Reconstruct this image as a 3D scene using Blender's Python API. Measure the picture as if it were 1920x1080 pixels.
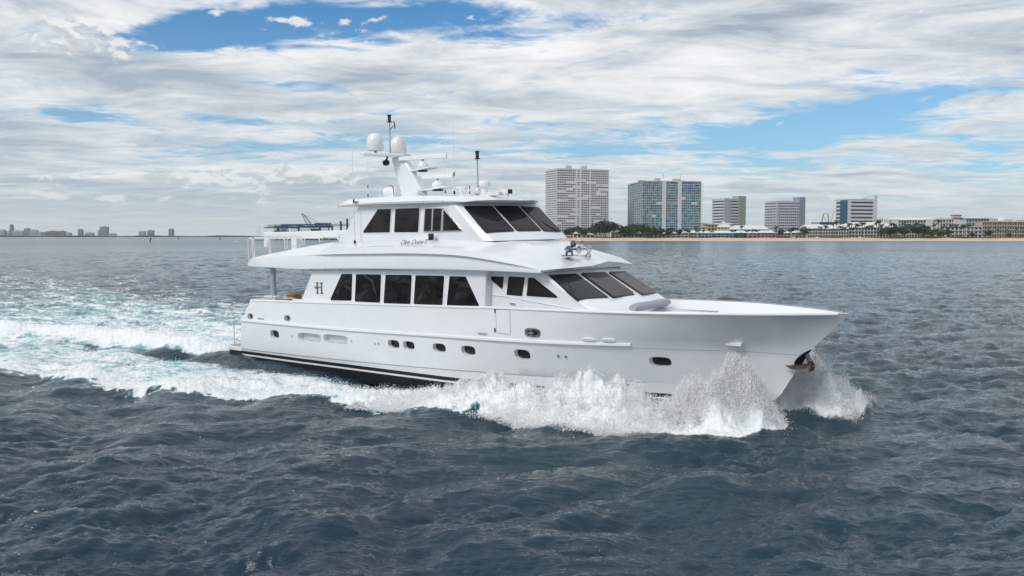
import bpy, math, random
import numpy as np
from mathutils import Vector, Matrix
R = math.radians
S = bpy.context.scene
COL = S.collection
for o in list(bpy.data.objects): bpy.data.objects.remove(o)

# ------------------------------------------------------------------ camera, sky, sun, exposure
FPX, CAMH = 1600.0, 7.0
PITCH = math.atan(97 / FPX)
cam = bpy.data.cameras.new('camera'); cam.sensor_width = 36; cam.lens = FPX / 1920 * 36
cam.clip_start = 0.1; cam.clip_end = 40000
co = bpy.data.objects.new('camera', cam); COL.objects.link(co)
co.location = (0, 0, CAMH); co.rotation_euler = (R(90) - PITCH, 0, 0)
S.camera = co
SUN = Vector((-.58, -.58, .72)).normalized()
sl = bpy.data.lights.new('sun', 'SUN'); sl.energy = 1.8; sl.angle = R(16); sl.color = (1, .975, .94)
so = bpy.data.objects.new('sun', sl); COL.objects.link(so)
so.rotation_euler = SUN.to_track_quat('Z', 'Y').to_euler(); so.location = (-60, -20, 80)
S.view_settings.view_transform = 'Standard'; S.view_settings.look = 'None'
S.view_settings.exposure = 0.0; S.view_settings.gamma = 1
S.cycles.max_bounces = 20; S.cycles.diffuse_bounces = 14; S.cycles.transmission_bounces = 14; S.cycles.glossy_bounces = 4; S.cycles.volume_bounces = 0; S.cycles.transparent_max_bounces = 6
S.cycles.use_denoising = True

class NT:
    """small helper to write node trees"""
    def __init__(s, tree): s.t = tree; s.n = tree.nodes; s.l = tree.links
    def node(s, typ, **kw):
        n = s.n.new(typ)
        for k, v in kw.items(): setattr(n, k, v)
        return n
    def put(s, sock, v):
        if hasattr(v, 'links') or hasattr(v, 'is_output'): s.l.new(v, sock)
        elif v is not None: sock.default_value = v
    def m(s, op, a, b=None, c=None, clamp=False):
        n = s.node('ShaderNodeMath', operation=op, use_clamp=clamp)
        s.put(n.inputs[0], a)
        if b is not None: s.put(n.inputs[1], b)
        if c is not None: s.put(n.inputs[2], c)
        return n.outputs[0]
    def noise(s, vec, scale=5, detail=4, rough=.55, dist=0, dim='3D', w=None):
        n = s.node('ShaderNodeTexNoise', noise_dimensions=dim)
        if vec is not None: s.put(n.inputs['Vector'], vec)
        n.inputs['Scale'].default_value = scale; n.inputs['Detail'].default_value = detail
        n.inputs['Roughness'].default_value = rough; n.inputs['Distortion'].default_value = dist
        return n.outputs['Fac']
    def mapping(s, vec, loc=(0, 0, 0), rot=(0, 0, 0), scale=(1, 1, 1)):
        n = s.node('ShaderNodeMapping'); s.put(n.inputs[0], vec)
        n.inputs[1].default_value = loc; n.inputs[2].default_value = rot; n.inputs[3].default_value = scale
        return n.outputs[0]
    def mix(s, fac, a, b):
        n = s.node('ShaderNodeMix', data_type='RGBA')
        s.put(n.inputs[0], fac); s.put(n.inputs[6], a); s.put(n.inputs[7], b)
        return n.outputs[2]
    def ramp(s, fac, stops):
        n = s.node('ShaderNodeValToRGB'); e = n.color_ramp.elements
        while len(e) < len(stops): e.new(.5)
        for el, (p, c) in zip(e, stops):
            el.position = p; el.color = (c if hasattr(c, '__len__') else (c, c, c)) + ((1,) if hasattr(c, '__len__') else (1,)) if hasattr(c, '__len__') else (c, c, c, 1)
        s.put(n.inputs[0], fac); return n.outputs[0]
    def smooth(s, v, lo, hi):
        n = s.node('ShaderNodeMapRange', interpolation_type='SMOOTHSTEP')
        s.put(n.inputs[0], v); n.inputs[1].default_value = lo; n.inputs[2].default_value = hi
        return n.outputs[0]

def dir_of(u, v):
    x, y = (u - 960) / FPX, -(v - 540) / FPX
    return np.array([x, math.cos(PITCH) + y * math.sin(PITCH), -math.sin(PITCH) + y * math.cos(PITCH)])
def azel(u, v):
    d = dir_of(u, v); return math.atan2(d[0], d[1]), math.atan2(d[2], math.hypot(d[0], d[1]))

W = bpy.data.worlds.new('World'); S.world = W; W.use_nodes = True
def build_world():
    t = NT(W.node_tree); t.n.clear()
    out = t.node('ShaderNodeOutputWorld'); bg = t.node('ShaderNodeBackground')
    sky = t.node('ShaderNodeTexSky', sky_type='NISHITA'); sky.sun_disc = False
    sky.sun_elevation = math.asin(SUN.z); sky.sun_rotation = math.atan2(SUN.x, SUN.y)
    sky.air_density = 1.0; sky.dust_density = .6; sky.ozone_density = 1.6; sky.altitude = 0
    tc = t.node('ShaderNodeTexCoord').outputs['Generated']
    sep = t.node('ShaderNodeSeparateXYZ'); t.put(sep.inputs[0], tc)
    X, Y, Z = sep.outputs
    az = t.m('ARCTAN2', X, Y); el = t.m('ARCSINE', Z)
    zz = t.m('ADD', t.m('MAXIMUM', Z, 0.0), .085)
    comb = t.node('ShaderNodeCombineXYZ')
    t.put(comb.inputs[0], t.m('DIVIDE', X, zz)); t.put(comb.inputs[1], t.m('DIVIDE', Y, zz)); comb.inputs[2].default_value = 3.7
    P = comb.outputs[0]
    big = t.noise(t.mapping(P, (2.1, .7, 0), (0, 0, R(14)), (.42, .62, 1)), 1.0, 7, .58, .5)
    fine = t.noise(t.mapping(P, (5.1, 3.3, 0), (0, 0, R(18)), (1.0, 1.25, 1)), 3.1, 11, .66, .5)
    d = t.m('ADD', t.m('MULTIPLY', big, .60), t.m('MULTIPLY', fine, .62))
    d = t.m('ADD', d, .018)
    # openings of clear sky and thicker patches, each at its own bearing and height
    def blob(u, v, ru, rv, tilt, amp):
        a0, e0 = azel(u, v); ra, re = ru / FPX, rv / FPX
        da = t.m('SUBTRACT', az, a0); de = t.m('SUBTRACT', el, e0)
        c, s_ = math.cos(R(tilt)), math.sin(R(tilt))
        p = t.m('DIVIDE', t.m('ADD', t.m('MULTIPLY', da, c), t.m('MULTIPLY', de, s_)), ra)
        q = t.m('DIVIDE', t.m('SUBTRACT', t.m('MULTIPLY', de, c), t.m('MULTIPLY', da, s_)), re)
        r2 = t.m('ADD', t.m('MULTIPLY', p, p), t.m('MULTIPLY', q, q))
        return t.m('MULTIPLY', t.m('POWER', 2.718, t.m('MULTIPLY', r2, -1.0)), amp)
    gaps = [(400, 62, 150, 48, 3, .26), (620, 40, 240, 52, 3, .30), (880, 22, 200, 34, 0, .22), (1160, 36, 150, 22, 3, .24), (1300, 262, 420, 34, 2, .20), (1640, 205, 260, 30, 10, .23), (1610, 135, 90, 22, 0, .14),
            (590, 272, 170, 20, 0, .16), (760, 262, 120, 18, 0, .13), (160, 219, 75, 9, 0, .18), (410, 224, 110, 10, -3, .15), (720, 80, 60, 12, 0, .12), (1890, 290, 130, 40, 5, .10), (1050, 88, 90, 16, 0, .1), (1900, 20, 100, 20, 0, .12)]
    for g in gaps: d = t.m('SUBTRACT', d, blob(*g[:5], g[5] * .82))
    for g in [(450, 110, 260, 24, 10, .12), (250, 20, 200, 30, 0, .1), (1350, 110, 500, 60, 0, .08), (900, 130, 300, 40, 0, .08)]: d = t.m('ADD', d, blob(*g))
    low = t.smooth(el, .10, .02)
    d = t.m('ADD', d, t.m('MULTIPLY', low, .07))
    cov = t.smooth(d, .445, .61)
    # cloud tone: thick parts grey below, thin edges bright
    sh = t.noise(t.mapping(P, (9.3, 1.2, 0), (0, 0, R(14)), (.75, 1.15, 1)), 2.2, 11, .64, .6)
    tone = t.m('ADD', t.m('MULTIPLY', sh, .8), t.m('MULTIPLY', t.m('SUBTRACT', d, .5), .45)); tone = t.m('ADD', tone, .02)
    for g in [(90, 140, 80, 20, -5, .16), (240, 125, 120, 26, -4, .15), (420, 150, 110, 24, -6, .15), (20, 240, 70, 14, 0, .16), (20, 272, 70, 10, 0, .13), (250, 365, 420, 34, 0, .10), (620, 340, 130, 14, 0, .10), (500, 395, 500, 16, 0, .05), (650, 150, 120, 12, 0, .08)]:
        tone = t.m('ADD', tone, blob(*g))
    for g in [(430, 322, 60, 13, 0, .24), (600, 322, 70, 13, 0, .24), (200, 330, 90, 7, 0, .16), (100, 362, 60, 9, 0, .14), (470, 352, 50, 7, 0, .14), (800, 90, 500, 40, 0, .08), (1200, 150, 500, 60, 0, .06)]:
        tone = t.m('SUBTRACT', tone, blob(*g))
    cc = t.ramp(tone, [(.28, (1.0, .99, .98)), (.41, (.82, .84, .86)), (.51, (.60, .65, .71)), (.64, (.36, .43, .52))])
    skyc = t.node('ShaderNodeMix', data_type='RGBA', blend_type='MULTIPLY'); skyc.inputs[0].default_value = 1
    t.put(skyc.inputs[6], sky.outputs[0]); skyc.inputs[7].default_value = (.040, .085, .116, 1)
    col = t.mix(cov, skyc.outputs[2], cc)
    # low cumulus heaps with lit tops
    def puff(de):
        cb = t.node('ShaderNodeCombineXYZ'); t.put(cb.inputs[0], az); t.put(cb.inputs[1], t.m('MULTIPLY', t.m('ADD', el, de), 1.7)); cb.inputs[2].default_value = .37
        return t.noise(cb.outputs[0], 26, 10, .58, .25)
    n0, n1_ = puff(0), puff(.0055)
    bb = None
    for g in [(430, 326, 75, 17, 0, .34), (600, 330, 85, 18, 0, .36), (300, 340, 80, 14, 0, .22), (480, 356, 60, 10, 0, .24), (190, 332, 90, 7, 0, .2), (110, 362, 90, 12, 0, .22), (210, 372, 90, 10, 0, .18), (1560, 372, 40, 12, 0, .16), (1240, 300, 160, 14, 0, .12), (60, 60, 160, 50, 0, .16), (250, 70, 80, 40, 0, .14), (690, 40, 60, 16, 10, .22), (560, 38, 50, 10, 0, .2), (745, 40, 30, 10, 0, .2)]:
        q = blob(*g); bb = q if bb is None else t.m('ADD', bb, q)
    cum = t.smooth(t.m('ADD', n0, bb), .66, .76)
    lit = t.smooth(t.m('SUBTRACT', n0, n1_), -.045, .06)
    col = t.mix(t.m('MULTIPLY', cum, .8), col, t.mix(lit, (.50, .55, .60, 1), (.92, .92, .90, 1)))
    # pale air near the horizon
    col = t.mix(t.m('MULTIPLY', t.smooth(el, .30, .02), .42), col, (.56, .67, .72, 1))
    hz = t.smooth(el, .062, -.004)
    col = t.mix(t.m('MULTIPLY', hz, .80), col, (.60, .67, .69, 1))
    t.put(bg.inputs[0], col); bg.inputs[1].default_value = 1.02
    t.l.new(bg.outputs[0], out.inputs[0])
build_world()

# ------------------------------------------------------------------ materials
MATS = {}
def mat(name, base, rough=.5, metal=0, spec=.5, var=0, vscale=3, coat=0, bump=0, bscale=20, vary=(1, 1, 1)):
    if name in MATS: return MATS[name]
    m = bpy.data.materials.new(name); m.use_nodes = True; t = NT(m.node_tree)
    b = m.node_tree.nodes['Principled BSDF']
    b.inputs['Roughness'].default_value = rough; b.inputs['Metallic'].default_value = metal
    b.inputs['Specular IOR Level'].default_value = spec; b.inputs['Coat Weight'].default_value = coat
    b.inputs['Coat Roughness'].default_value = .08
    c = tuple(base) + (1,)
    oc = t.node('ShaderNodeTexCoord').outputs['Object']
    v = var or .04
    n = t.noise(t.mapping(oc, scale=vary), vscale, 5, .6)
    lo = tuple(x * (1 - v) for x in base) + (1,); hi = tuple(min(1, x * (1 + v)) for x in base) + (1,)
    t.put(b.inputs['Base Color'], t.mix(t.smooth(n, .3, .7), lo, hi))
    if bump:
        bn = t.node('ShaderNodeBump'); bn.inputs['Strength'].default_value = bump; bn.inputs['Distance'].default_value = .02
        t.put(bn.inputs['Height'], t.noise(oc, bscale, 3, .5)); t.l.new(bn.outputs[0], b.inputs['Normal'])
    MATS[name] = m; return m
GEL = mat('white gelcoat', (.80, .82, .84), .18, coat=.5, var=.02, vscale=.8, bump=.10, bscale=1.1)
GELS = mat('white moulding', (.82, .83, .84), .3, coat=.2, var=.01)
DECK = mat('grey white deck', (.72, .71, .69), .6, var=.05, vscale=6)
BLACK = mat('black antifouling', (.012, .013, .016), .35, var=.2)
STEEL = mat('polished steel', (.72, .70, .68), .18, metal=1)
DCH = mat('dark chrome', (.20, .22, .27), .22, metal=1)
DSTEEL = mat('dark weathered steel', (.16, .13, .11), .45, metal=.6, var=.3, vscale=9)
GREYP = mat('grey painted pole', (.34, .36, .40), .35)
BLK = mat('black plastic', (.015, .015, .017), .4)
DARKW = mat('dark upholstery', (.02, .03, .025), .8)
TAN = mat('orange cushion cloth', (.45, .22, .06), .8)
FAB = mat('grey canvas', (.36, .37, .42), .85, var=.08, vscale=14, bump=.2, bscale=60)
NAVY = mat('blue lettering', (.07, .10, .17), .5)
LETG = mat('grey lettering', (.16, .17, .2), .35, metal=.3)
TEAK = mat('weathered teak', (.42, .36, .31), .7, var=.12, vscale=8)
def glass_mat(name, base, rough, wob, wscale, bd=.12):
    m = bpy.data.materials.new(name); m.use_nodes = True; t = NT(m.node_tree)
    b = m.node_tree.nodes['Principled BSDF']; b.inputs['Base Color'].default_value = base + (1,)
    b.inputs['Roughness'].default_value = rough; b.inputs['Specular IOR Level'].default_value = .36
    oc = t.node('ShaderNodeTexCoord').outputs['Object']
    n = t.noise(oc, wscale, 2, .4, .6); bn = t.node('ShaderNodeBump')
    bn.inputs['Strength'].default_value = wob; bn.inputs['Distance'].default_value = bd
    t.put(bn.inputs['Height'], n); t.l.new(bn.outputs[0], b.inputs['Normal'])
    tint = t.noise(oc, .8, 3, .5)
    t.put(b.inputs['Base Color'], t.mix(t.smooth(tint, .35, .65), tuple(x * .6 for x in base) + (1,), tuple(x * 1.7 for x in base) + (1,)))
    return m
GL1 = glass_mat('dark cabin glass', (.007, .007, .006), .05, .6, .9, .30)
GL2 = glass_mat('skylounge glass', (.014, .014, .014), .12, .15, 1.0)
GL3 = glass_mat('windshield glass', (.010, .012, .017), .08, .06, .8)
GL4 = glass_mat('porthole glass', (.006, .009, .010), .05, .05, 2)

# ------------------------------------------------------------------ object helpers
def tag(o, label=None, cat=None, group=None, kind=None):
    if label: o['label'] = label
    if cat: o['category'] = cat
    if group: o['group'] = group
    if kind: o['kind'] = kind
    return o
def empty(name, loc=(0, 0, 0), rz=0, **kw):
    o = bpy.data.objects.new(name, None); COL.objects.link(o); o.empty_display_size = .5
    o.location = loc; o.rotation_euler = (0, 0, rz); return tag(o, **kw)
class MB:
    def __init__(s): s.v = []; s.f = []; s.mi = []
    def add(s, vs, fs, mi=0):
        n = len(s.v); s.v += [tuple(map(float, p)) for p in vs]; s.f += [tuple(i + n for i in f) for f in fs]; s.mi += [mi] * len(fs); return s
    def box(s, x0, x1, y0, y1, z0, z1, mi=0):
        return s.add([(x0, y0, z0), (x1, y0, z0), (x1, y1, z0), (x0, y1, z0), (x0, y0, z1), (x1, y0, z1), (x1, y1, z1), (x0, y1, z1)],
                     [(0, 3, 2, 1), (4, 5, 6, 7), (0, 1, 5, 4), (1, 2, 6, 5), (2, 3, 7, 6), (3, 0, 4, 7)], mi)
    def cyl(s, a, b, r0, r1=None, n=10, mi=0):
        a = Vector(a); b = Vector(b); r1 = r0 if r1 is None else r1
        q = (b - a).to_track_quat('Z', 'Y'); vs = []
        for c, r in ((a, r0), (b, r1)):
            for k in range(n):
                th = 2 * math.pi * k / n; vs.append(c + q @ Vector((r * math.cos(th), r * math.sin(th), 0)))
        fs = [(k, (k + 1) % n, n + (k + 1) % n, n + k) for k in range(n)] + [tuple(range(n - 1, -1, -1)), tuple(range(n, 2 * n))]
        return s.add(vs, fs, mi)
    def tube(s, path, r, n=8, mi=0):
        P = [Vector(p) for p in path]; rings = []
        for i, p in enumerate(P):
            d = (P[min(i + 1, len(P) - 1)] - P[max(i - 1, 0)]).normalized(); q = d.to_track_quat('Z', 'Y')
            rings += [p + q @ Vector((r * math.cos(2 * math.pi * k / n), r * math.sin(2 * math.pi * k / n), 0)) for k in range(n)]
        fs = []
        for i in range(len(P) - 1):
            fs += [(i * n + k, i * n + (k + 1) % n, (i + 1) * n + (k + 1) % n, (i + 1) * n + k) for k in range(n)]
        fs += [tuple(range(n - 1, -1, -1)), tuple((len(P) - 1) * n + k for k in range(n))]
        return s.add(rings, fs, mi)
    def lathe(s, prof, c=(0, 0, 0), n=24, mi=0, axis=None):
        q = Vector(axis).to_track_quat('Z', 'Y') if axis is not None else None; vs = []
        for r, z in prof:
            for k in range(n):
                th = 2 * math.pi * k / n; p = Vector((r * math.cos(th), r * math.sin(th), z))
                vs.append(Vector(c) + (q @ p if q else p))
        fs = []
        for i in range(len(prof) - 1):
            fs += [(i * n + k, i * n + (k + 1) % n, (i + 1) * n + (k + 1) % n, (i + 1) * n + k) for k in range(n)]
        fs += [tuple(range(n - 1, -1, -1)), tuple((len(prof) - 1) * n + k for k in range(n))]
        return s.add(vs, fs, mi)
    def prism(s, pts, vec, mi=0):
        n = len(pts); vec = Vector(vec); a = [Vector(p) for p in pts]; b = [p + vec for p in a]
        return s.add(a + b, [tuple(range(n)), tuple(range(2 * n - 1, n - 1, -1))] + [(k, n + k, n + (k + 1) % n, (k + 1) % n) for k in range(n)], mi)
    def grid(s, rows, mi=0, close=False):
        """rows: list of equally long point lists"""
        m = len(rows[0]); vs = [p for r in rows for p in r]
        fs = [(i * m + j, i * m + j + 1, (i + 1) * m + j + 1, (i + 1) * m + j) for i in range(len(rows) - 1) for j in range(m - 1)]
        return s.add(vs, fs, mi)
    def mesh(s, name, mats, smooth=None, fix=False):
        me = bpy.data.meshes.new(name); me.from_pydata(s.v, [], s.f); mats = mats if isinstance(mats, (list, tuple)) else [mats]
        for m in mats: me.materials.append(m)
        if len(mats) > 1: me.polygons.foreach_set('material_index', s.mi)
        if fix:
            import bmesh
            bm = bmesh.new(); bm.from_mesh(me); bmesh.ops.remove_doubles(bm, verts=bm.verts, dist=.004); bmesh.ops.recalc_face_normals(bm, faces=bm.faces); bm.to_mesh(me); bm.free()
        if smooth is not None:
            me.shade_smooth(); me.set_sharp_from_angle(angle=R(smooth))
        me.update(); return me
    def build(s, name, mats, parent=None, smooth=None, bevel=0, fix=False, seg=2):
        o = bpy.data.objects.new(name, s.mesh(name, mats, smooth, fix)); COL.objects.link(o)
        if parent: o.parent = parent
        if bevel:
            b = o.modifiers.new('bevel', 'BEVEL'); b.width = bevel; b.segments = seg; b.limit_method = 'ANGLE'; b.angle_limit = R(28); b.harden_normals = False
            o.data.shade_smooth(); o.data.set_sharp_from_angle(angle=R(50))
        return o
def copy_tree(o, parent=None, loc=None, rz=None, sc=None, label=None, group=None):
    c = o.copy(); COL.objects.link(c); c.parent = parent
    if loc is not None: c.location = loc
    if rz is not None: c.rotation_euler = (0, 0, rz)
    if sc is not None: c.scale = (sc,) * 3 if not hasattr(sc, '__len__') else sc
    if label: c['label'] = label
    if group: c['group'] = group
    for ch in list(o.children):
        if ch is not c: copy_tree(ch, c)
    return c
def ip(tbl, x): return float(np.interp(x, [a for a, _ in tbl], [b for _, b in tbl]))
def roundpoly(pts, r, n=4):
    P = [Vector(p) for p in pts]; out = []
    for i, p in enumerate(P):
        a, b = P[i - 1] - p, P[(i + 1) % len(P)] - p
        half = a.angle(b) / 2; t = min(r / max(math.tan(half), .15), a.length * .42, b.length * .42)
        A, B = p + a.normalized() * t, p + b.normalized() * t
        for k in range(n + 1):
            s = k / n; out.append(A * (1 - s) ** 2 + p * 2 * s * (1 - s) + B * s * s)
    return out
def grow(pts, d):
    P = [Vector(p) for p in pts]; n = newell(P); out = []
    for i, p in enumerate(P):
        e1 = (p - P[i - 1]).normalized(); e2 = (P[(i + 1) % len(P)] - p).normalized()
        n1, n2 = e1.cross(n), e2.cross(n); m = (n1 + n2); out.append(p + m * (d / max(.25, 1 + n1.dot(n2))))
    return out
def newell(P):
    n = Vector((0, 0, 0))
    for i, p in enumerate(P):
        q = P[(i + 1) % len(P)]; n += Vector(((p.y - q.y) * (p.z + q.z), (p.z - q.z) * (p.x + q.x), (p.x - q.x) * (p.y + q.y)))
    return n.normalized()

# ------------------------------------------------------------------ the boat's own frame (x forward, y port, z up)
PSI, TRIM, ROLL = R(39), R(.7), R(1.0)
fw = np.array([math.cos(PSI) * math.cos(TRIM), -math.sin(PSI) * math.cos(TRIM), math.sin(TRIM)])
pt = np.array([math.sin(PSI), math.cos(PSI), 0.0]); upv = np.cross(fw, pt)
BR = np.stack([fw, pt, upv], 1) @ np.array([[1, 0, 0], [0, math.cos(ROLL), -math.sin(ROLL)], [0, math.sin(ROLL), math.cos(ROLL)]])
BO = np.array([-13.29374988, 50.30831175, 0.05783826])
BC = BR.T @ (np.array([0, 0, CAMH]) - BO)
def K(u, v, y=None, x=None, z=None):
    """surveyed point of the boat: sight line (u, v) met with the plane y, x or z of the boat's frame"""
    d = BR.T @ dir_of(u, v)
    ax, val = (1, y) if y is not None else ((0, x) if x is not None else (2, z))
    p = BC + d * ((val - BC[ax]) / d[ax]); return Vector(p)

yacht = empty('motor_yacht', label='white three deck motor yacht speeding through its own bow wave', cat='yacht')
yacht.matrix_world = Matrix.Translation(Vector(BO)) @ Matrix([[float(BR[i][j]) for j in range(3)] for i in range(3)]).to_4x4()
def part(mb, name, mats, parent=yacht, **kw): return mb.build(name, mats, parent, **kw)
def fit(P, out):
    P = [Vector(p) for p in P]; n = newell(P)
    if n.dot(Vector(out)) < 0: P = P[::-1]; n = -n
    return P, n
def window(P, out, glass=GL1, r=.07, rim=.05, name='window', parent=yacht, frame=GELS, lift=.012):
    P, n = fit(P, out)
    g = roundpoly(grow(P, rim), r + rim * .6); p = roundpoly(P, r)
    w = part(MB().prism([q + n * lift for q in g], -n * (lift + .06)), name, frame, parent, smooth=30)
    k = part(MB().prism([q + n * (lift + .008) for q in p], -n * (.02)), 'pane', glass, w, smooth=30)
    return w

# --- hull
ROWS = []   # name, x0, x1, halfbeam table, z table
SHB = [(-1, 3.05), (1, 3.12), (5, 3.28), (9, 3.32), (20, 3.32), (23, 3.24), (25, 3.08), (27, 2.74), (28.5, 2.32), (30, 1.62), (31.3, .85), (32.5, 0)]
SHZ = [(1, 3.46), (5.6, 3.54), (9, 3.6), (18, 3.75), (18.6, 3.78), (24, 3.81), (28, 3.86), (32.5, 3.84)]
RBB = [(-1, 3.15), (5, 3.34), (18, 3.38), (21, 3.24), (23, 2.92), (25, 2.36), (27, 1.60), (29, .74), (31.0, 0)]
RBZ = [(0, 2.3), (9, 2.3), (18, 2.42), (25, 2.5), (29, 2.45), (31, 2.35)]
KNB = [(-1, 3.02), (5, 3.16), (16, 3.16), (20, 2.8), (23, 2.2), (26, 1.15), (28.5, .36), (30.05, 0)]
KNZ = [(0, .66), (7, .72), (12, .78), (18, .92), (23, .98), (30, .8)]
def bl(ta, tb, k, xa=1.0): return None
nst = 90
def rowpts(x0, x1, B, Z, s=1):
    out = []
    for i in range(nst + 1):
        t = i / nst; x = x0 + (x1 - x0) * t; out.append(Vector((x, -s * ip(B, x), ip(Z, x))))
    out[-1].y = 0; return out
def lerprow(a, b, k, bow=0):
    o = []
    for i, (p, q) in enumerate(zip(a, b)):
        r = p.lerp(q, k); w = min(1, max(0, (p.x - 18) / 8)); f = r.y / (abs(r.y) + 1e-9)
        r.y -= f * bow * w * 4 * k * (1 - k) * min(1, abs(r.y)) ; o.append(r)
    o[-1].y = 0; return o
def smooth_row(r):
    ys = np.array([p.y for p in r]); zs = np.array([p.z for p in r])
    for _ in range(4):
        ys[1:-1] = (ys[:-2] + 2 * ys[1:-1] + ys[2:]) / 4; zs[1:-1] = (zs[:-2] + 2 * zs[1:-1] + zs[2:]) / 4
    return [Vector((p.x, float(y), float(z))) for p, y, z in zip(r, ys, zs)]
def hull_rows(s):
    sh = smooth_row(rowpts(1.09, 32.5, SHB, SHZ, s)); rb = smooth_row(rowpts(.2, 31.0, RBB, RBZ, s)); kn = smooth_row(rowpts(-.2, 30.05, KNB, KNZ, s))
    kb = [Vector((p.x, p.y * .988, p.z - .03)) for p in kn]
    def low(f, z0, x1, zend):
        o = []
        for i, p in enumerate(kn):
            t = i / nst; x = -.25 + (x1 + .25) * t; b = ip(KNB, min(30.05, x + (30.05 - x1) * t)) * f; o.append(Vector((x, -s * b, z0 + (zend - z0) * t ** 4)))
        o[-1].y = 0; return o
    bt = low(.975, .52, 29.75, .45); wt = low(.965, .345, 29.6, .3); wb = low(.96, .25, 29.55, .22); ch = low(.93, -.35, 29.0, -.3)
    ke = [Vector((-.3 + 28.2 * i / nst, 0, -1.1)) for i in range(nst + 1)]
    outer = [sh] + [lerprow(sh, rb, k, 0) for k in (.2, .4, .6, .8)] + [rb] + [lerprow(rb, kn, k, 0) for k in (.25, .5, .75)] + [kn, kb, bt, wt, wb, ch, ke]
    DKZ = [(0, 2.62), (17, 2.62), (20, 2.8), (24, 3.2), (32, 3.45)]
    cap = [Vector((min(p.x, 32.2), p.y * max(0, (abs(p.y) - .13) / (abs(p.y) + 1e-6)), p.z + .012)) for p in sh]
    def skin(x, z):
        q = sorted((float(np.interp(x, [a.x for a in r], [a.z for a in r])), float(np.interp(x, [a.x for a in r], [abs(a.y) for a in r]))) for r in outer[:9] if x <= r[-1].x)
        return float(np.interp(z, [a for a, _ in q], [b for _, b in q])) if q else 0
    dk = []
    for p in sh:
        xd = min(p.x, 31.6); zd = ip(DKZ, xd); dk.append(Vector((xd, -s * max(0, min(abs(p.y) - .2, skin(xd, zd) - .14)), zd)))
    dc = [Vector((p.x, 0, p.z + .02)) for p in dk]
    return outer, [dc, dk, cap]
def make_hull():
    mb = MB()
    for s in (1, -1):
        outer, inner = hull_rows(s)
        rows = inner + outer
        mi = [2, 0, 0] + [0] * 11 + [1, 3, 1, 1]
        m = nst + 1; base = len(mb.v); mb.v += [tuple(p) for r in rows for p in r]
        for i in range(len(rows) - 1):
            for j in range(nst):
                f = (base + i * m + j, base + i * m + j + 1, base + (i + 1) * m + j + 1, base + (i + 1) * m + j)
                mb.f.append(f if s == 1 else f[::-1]); mb.mi.append(mi[i] if i < len(mi) else 1)
        f = tuple(base + i * m for i in range(len(rows))); mb.f.append(f if s == 1 else f[::-1]); mb.mi.append(0)
    return mb
hull_mb = make_hull()
OUT_S, _ = hull_rows(1)
def hull_y(x, z):
    best = None; zs = []
    for r in OUT_S:
        if x > r[-1].x: continue
        xs = [p.x for p in r]; zs.append((float(np.interp(x, xs, [p.z for p in r])), float(np.interp(x, xs, [p.y for p in r]))))
    zs.sort(); return float(np.interp(z, [a for a, _ in zs], [b for _, b in zs]))
def onhull(u, v):
    y = -3.2
    for _ in range(25):
        p = K(u, v, y=y); y = .5 * y + .5 * hull_y(p.x, p.z)
    return K(u, v, y=y)
def oval(c, w, h, n=20, k=2.6):
    pts = []
    for i in range(n):
        a = 2 * math.pi * i / n; ca, sa = math.cos(a), math.sin(a)
        x = c.x + w / 2 * math.copysign(abs(ca) ** (2 / k), ca); z = c.z + h / 2 * math.copysign(abs(sa) ** (2 / k), sa)
        pts.append((x, z))
    return pts
PORTS = [(515, 626.5, 16, 15, 'r'), (738, 645, 21, 15, 'r'), (766.5, 647.5, 21, 15, 'r'), (823.5, 652, 24, 16, 'r'), (878, 657, 26, 17, 'r'), (979, 664.5, 29, 18, 'r'), (1238, 678, 41, 17, 'r'), (580, 632.5, 43, 15, 's'), (629, 636, 46, 16, 's')]
cut = MB(); recess = []
for u, v, w, h, kd in PORTS:
    c = onhull(u, v); a = onhull(u - w / 2, v); b = onhull(u + w / 2, v); t = onhull(u, v - h / 2); bb = onhull(u, v + h / 2)
    W_, H_ = abs(b.x - a.x), abs(t.z - bb.z)
    pts = oval(c, W_, H_, k=3.2 if W_ < 1.2 else 4); depth = .22 if kd == 'r' else .3
    recess.append((c, W_, H_, depth, kd, pts))
    cut.prism([(x, hull_y(x, z) - .3, z) for x, z in pts], (0, .3 + depth, 0))
ANC = [K(u, v, y=0) for u, v in ((1521, 660), (1510, 663), (1498, 672), (1489, 683))]
hull = part(hull_mb, 'hull', [GEL, BLACK, DECK, GELS], smooth=32, fix=True)
cutter = cut.build('cutter', GEL, yacht, fix=True); bpy.context.view_layer.update()
bm_ = hull.modifiers.new('pockets', 'BOOLEAN'); bm_.operation = 'DIFFERENCE'; bm_.object = cutter; bm_.solver = 'EXACT'
dg = bpy.context.evaluated_depsgraph_get(); dg.update()
me2 = bpy.data.meshes.new_from_object(hull.evaluated_get(dg)); hull.modifiers.clear()
me2.shade_smooth(); me2.set_sharp_from_angle(angle=R(28))
if len(me2.polygons) > 1000: hull.data = me2
bpy.data.objects.remove(cutter)
for c, w, h, dep, kd, pts in recess:
    if kd == 'r':
        f = part(MB().prism([(x, hull_y(x, z) + dep - .03, z) for x, z in oval(c, w * .97, h * .97, k=3.2 if w < 1.2 else 4)], (0, .03, 0)), 'porthole', GELS)
        part(MB().prism([(x, hull_y(x, z) + dep - .045, z) for x, z in oval(c, w * .90, h * .90, k=3.2 if w < 1.2 else 4)], (0, .012, 0)), 'pane', GL4, f)
    else:
        mb = MB()
        for i in range(5):
            zz = c.z - h / 2 + h * (i + .5) / 5; yy = hull_y(c.x, zz) + .24
            mb.box(c.x - w * .49, c.x + w * .49, yy, yy + .05, zz - .01, zz + .01)
        part(mb, 'vent', GELS)
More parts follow.
